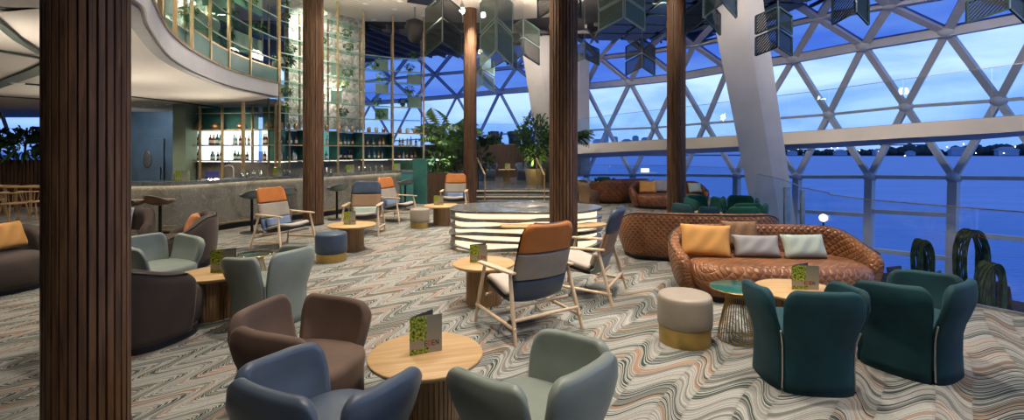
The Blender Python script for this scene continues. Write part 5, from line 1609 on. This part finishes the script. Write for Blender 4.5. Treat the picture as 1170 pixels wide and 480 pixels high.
# ceiling fixtures
def downlight(x, y, z, label, grp, r=.07):
    t = thing('ceiling_light', label, 'ceiling light', (x, y, z), 0, grp)
    MB().lathe([(r * .75, -.012), (r, -.012), (r, .0)], n=20).build('trim_ring', M['fascia'], t)
    MB().lathe([(.001, -.008), (r * .7, -.008)], n=16).build('lens', M['bulb'], t)
k = 0
for (u, v) in [(418, 5), (451, 11), (457, 2), (427, 30), (484, 18), (529, 13)]:
    Y = FPX * (CEIL - .05 - CAMZ) / (HZ - v); Y = min(Y, 16)
    downlight(sx(u, Y), Y, CEIL - .035, f'recessed ceiling spotlight above the bar shelves, {ORD(k)} of six', 'spotlights in the plank ceiling', .09); k += 1
for k, (u, v) in enumerate([(150, 121), (163, 120.5), (178, 120), (192, 119), (208, 125), (221, 124.5), (235, 124)]):
    Y = FPX * (2.945 - CAMZ) / (HZ - v); downlight(sx(u, Y), Y, 2.944, f'tiny soffit downlight, {ORD(k)} of the row over the bar', 'downlights in the white soffit', .045)
Y = FPX * (2.93 - CAMZ) / (HZ - 94); downlight(sx(19, Y), Y, 2.92, 'bright soffit downlight left of the massive pillar', 'downlights in the white soffit', .11)
for k, (u, v, Y) in enumerate([(552, 17, 13.5), (528, 12, 13.0), (549, 59, 17.0)]):
    p = at(u, v, Y); t = thing('pendant_spot', f'bulb shaped pendant spotlight near the slender pillar, {ORD(k)} of three', 'lamp', p, 0, 'pendant spotlights')
    MB().sphere((0, 0, 0), .075, 8, 1.2).build('bulb', M['bulb'], t); MB().tube([(0, 0, .09), (0, 0, CEIL - p.z)], .01, 6).build('rod', M['steel'], t)
    MB().lathe([(.05, .06), (.05, .16), (.02, .2)], n=16).build('socket', M['steel'], t)
p = at(474, 34, 14.6)
t = thing('ceiling_speaker', 'black speaker hanging from the ceiling beside the shelving posts', 'speaker', p)
MB().lathe([(.10, -.40), (.20, -.30), (.26, 0), (.26, .25), (.10, .32)], n=16).build('speaker_body', M['black_plastic'], t)
MB().tube([(0, 0, .3), (0, 0, CEIL - p.z)], .03, 8).build('mount', M['steel'], t)
tag(MB().box((sx(484, 13.9), 13.9, CEIL - .06), (.8, .6, .05), .5).build('ceiling_hatch', M['black_plastic']), 'open black service hatch in the plank ceiling', 'hatch')

# ================================================================== room downlights and added fill lamps
WARM = (1, .88, .74)
G = 1.75
for (x, y, e) in [(-.2, 1.6, 290), (1.2, 4.0, 380), (-.2, 7.5, 560), (-2.4, 10.0, 620), (3.2, 6.2, 440), (3.6, 2.6, 300), (-2.2, 5.8, 300), (3.8, 11.5, 420), (.6, 11.5, 560), (-1.2, 14.2, 500), (1.0, 19, 360)]:
    spot(x, y, CEIL - .35, e * G, 92, WARM, None, .15)
for (x, y, e, tg) in [(-3.6, 7.0, 150, (-6.6, 10.0, .7)), (-2.2, 9.2, 170, (-4.9, 12.4, .8)), (-1.6, 11.5, 170, (-3.9, 14.3, .9)), (-3.3, 10.3, 260, (-5.2, 13.4, 1.5))]:
    spot(x, y, CEIL - .4, e, 60, WARM, tg, .1)  # added spots that brighten the bar front
spot(-8.6, 7.2, 2.8, 50, 110, WARM, (-8.6, 9.3, .6), .08)
spot(-11.2, 13.6, 2.8, 130, 120, (.8, .9, 1), (-11.2, 15.4, 1.5), .08)  # added to bring up the dark blue panel wall
spot(-7.4, 11.9, 2.8, 90, 120, WARM, (-7.4, 12.9, 1.3), .08)
for (x, y, e) in [(-5.0, 5.6, 90), (-7.2, 5.0, 60), (-7.5, 7.8, 40), (-9.5, 11.5, 60), (-12.5, 10.5, 40), (-14.5, 12.6, 60), (-9, 6, 45), (-11.2, 14.0, 60)]:
    spot(x, y, 2.86, e * 1.6, 130, WARM, None, .08)
# added uplights without fixtures, standing in for bounce light on the soffit
for (x, y, z, e, tg) in [(-7.2, 11.6, 1.3, 150, (-7.0, 9.8, 3)), (-5.9, 11.9, 1.3, 90, (-6.3, 10.2, 3)), (-9.5, 11.0, 1.3, 110, (-9.5, 9.5, 3)),
                         (-5.2, 5.0, 1.9, 90, (-5.2, 5.4, 3)), (-6.6, 8.2, 1.5, 120, (-6.2, 8.2, 3)), (-13, 10, 1.2, 20, (-12, 9, 3))]:
    spot(x, y, z, e, 150, WARM, tg, .1, 1)
for (x, y, z, e) in [(-5.3, 14.6, 3.6, 40), (-5.0, 13.2, 4.3, 30), (-6.4, 9.5, 4.6, 50), (-5.6, 6.0, 4.8, 40)]:
    point(x, y, z, e * 1.6, (1, .90, .74), .2)  # added mid-air lamps that brighten the stone and upper shelves
spot(-5.5, 13.6, 5.95, 420, 120, (1, .92, .80), (-6.0, 14.7, 4.4), .1)  # this and the next two spots are added to brighten the stone walls
spot(-6.1, 7.5, 5.95, 300, 130, (1, .92, .80), (-7.1, 8.0, 4.8), .1)
spot(-6.4, 11.0, 5.95, 260, 130, (1, .92, .80), (-7.2, 11.5, 4.8), .1)
spot(2.6, 10.3, 5.9, 220, 50, WARM, (3.95, 11.5, 4.4), .05)
spot(-3.0, 6.8, 5.9, 260, 80, (1, .92, .84), (-5.4, 8.0, 3.2), .1)  # added spot that whitens the fascia
spot(-1.2, 15.0, 5.9, 200, 60, (1, .92, .84), (-2.0, 16.3, 2.0), .1)
spot(-.8, 14.0, 5.9, 120, 50, WARM, (-1.3, 14.8, 4.6), .05)
for (x, y) in [(-1.4, 12.5), (-4.2, 11.8), (-3.2, 8.2), (1, 13)]:
    spot(x, y, 4.4, 400, 160, (1, .88, .72), (x, y, 6.1), .2, 1)  # added uplights in mid-air, brightening the plank ceiling
# added washers without fixtures brighten the cream beam, struts and window frame
for (x, y, e, tg) in [(5.6, 8.5, 700, (11, 13.5, 2.4)), (5.8, 5.2, 620, (11.5, 10.5, 2.6)), (4.0, 13, 520, (7, 19, 2.4)), (1.5, 14.5, 500, (3.5, 21, 3)), (-.5, 15.5, 500, (.5, 22, 3)), (5.0, 8.6, 500, (6.3, 11.6, 3.4))]:
    spot(x, y, 5.75, e, 85, (1, .88, .76), tg, .15)
point(sx(512, 16.3), 16.0, 1.35, 26, (.95, 1, .5), .05)
point(sx(607, 18.6), 18.0, 1.25, 6, (.95, 1, .5), .05)
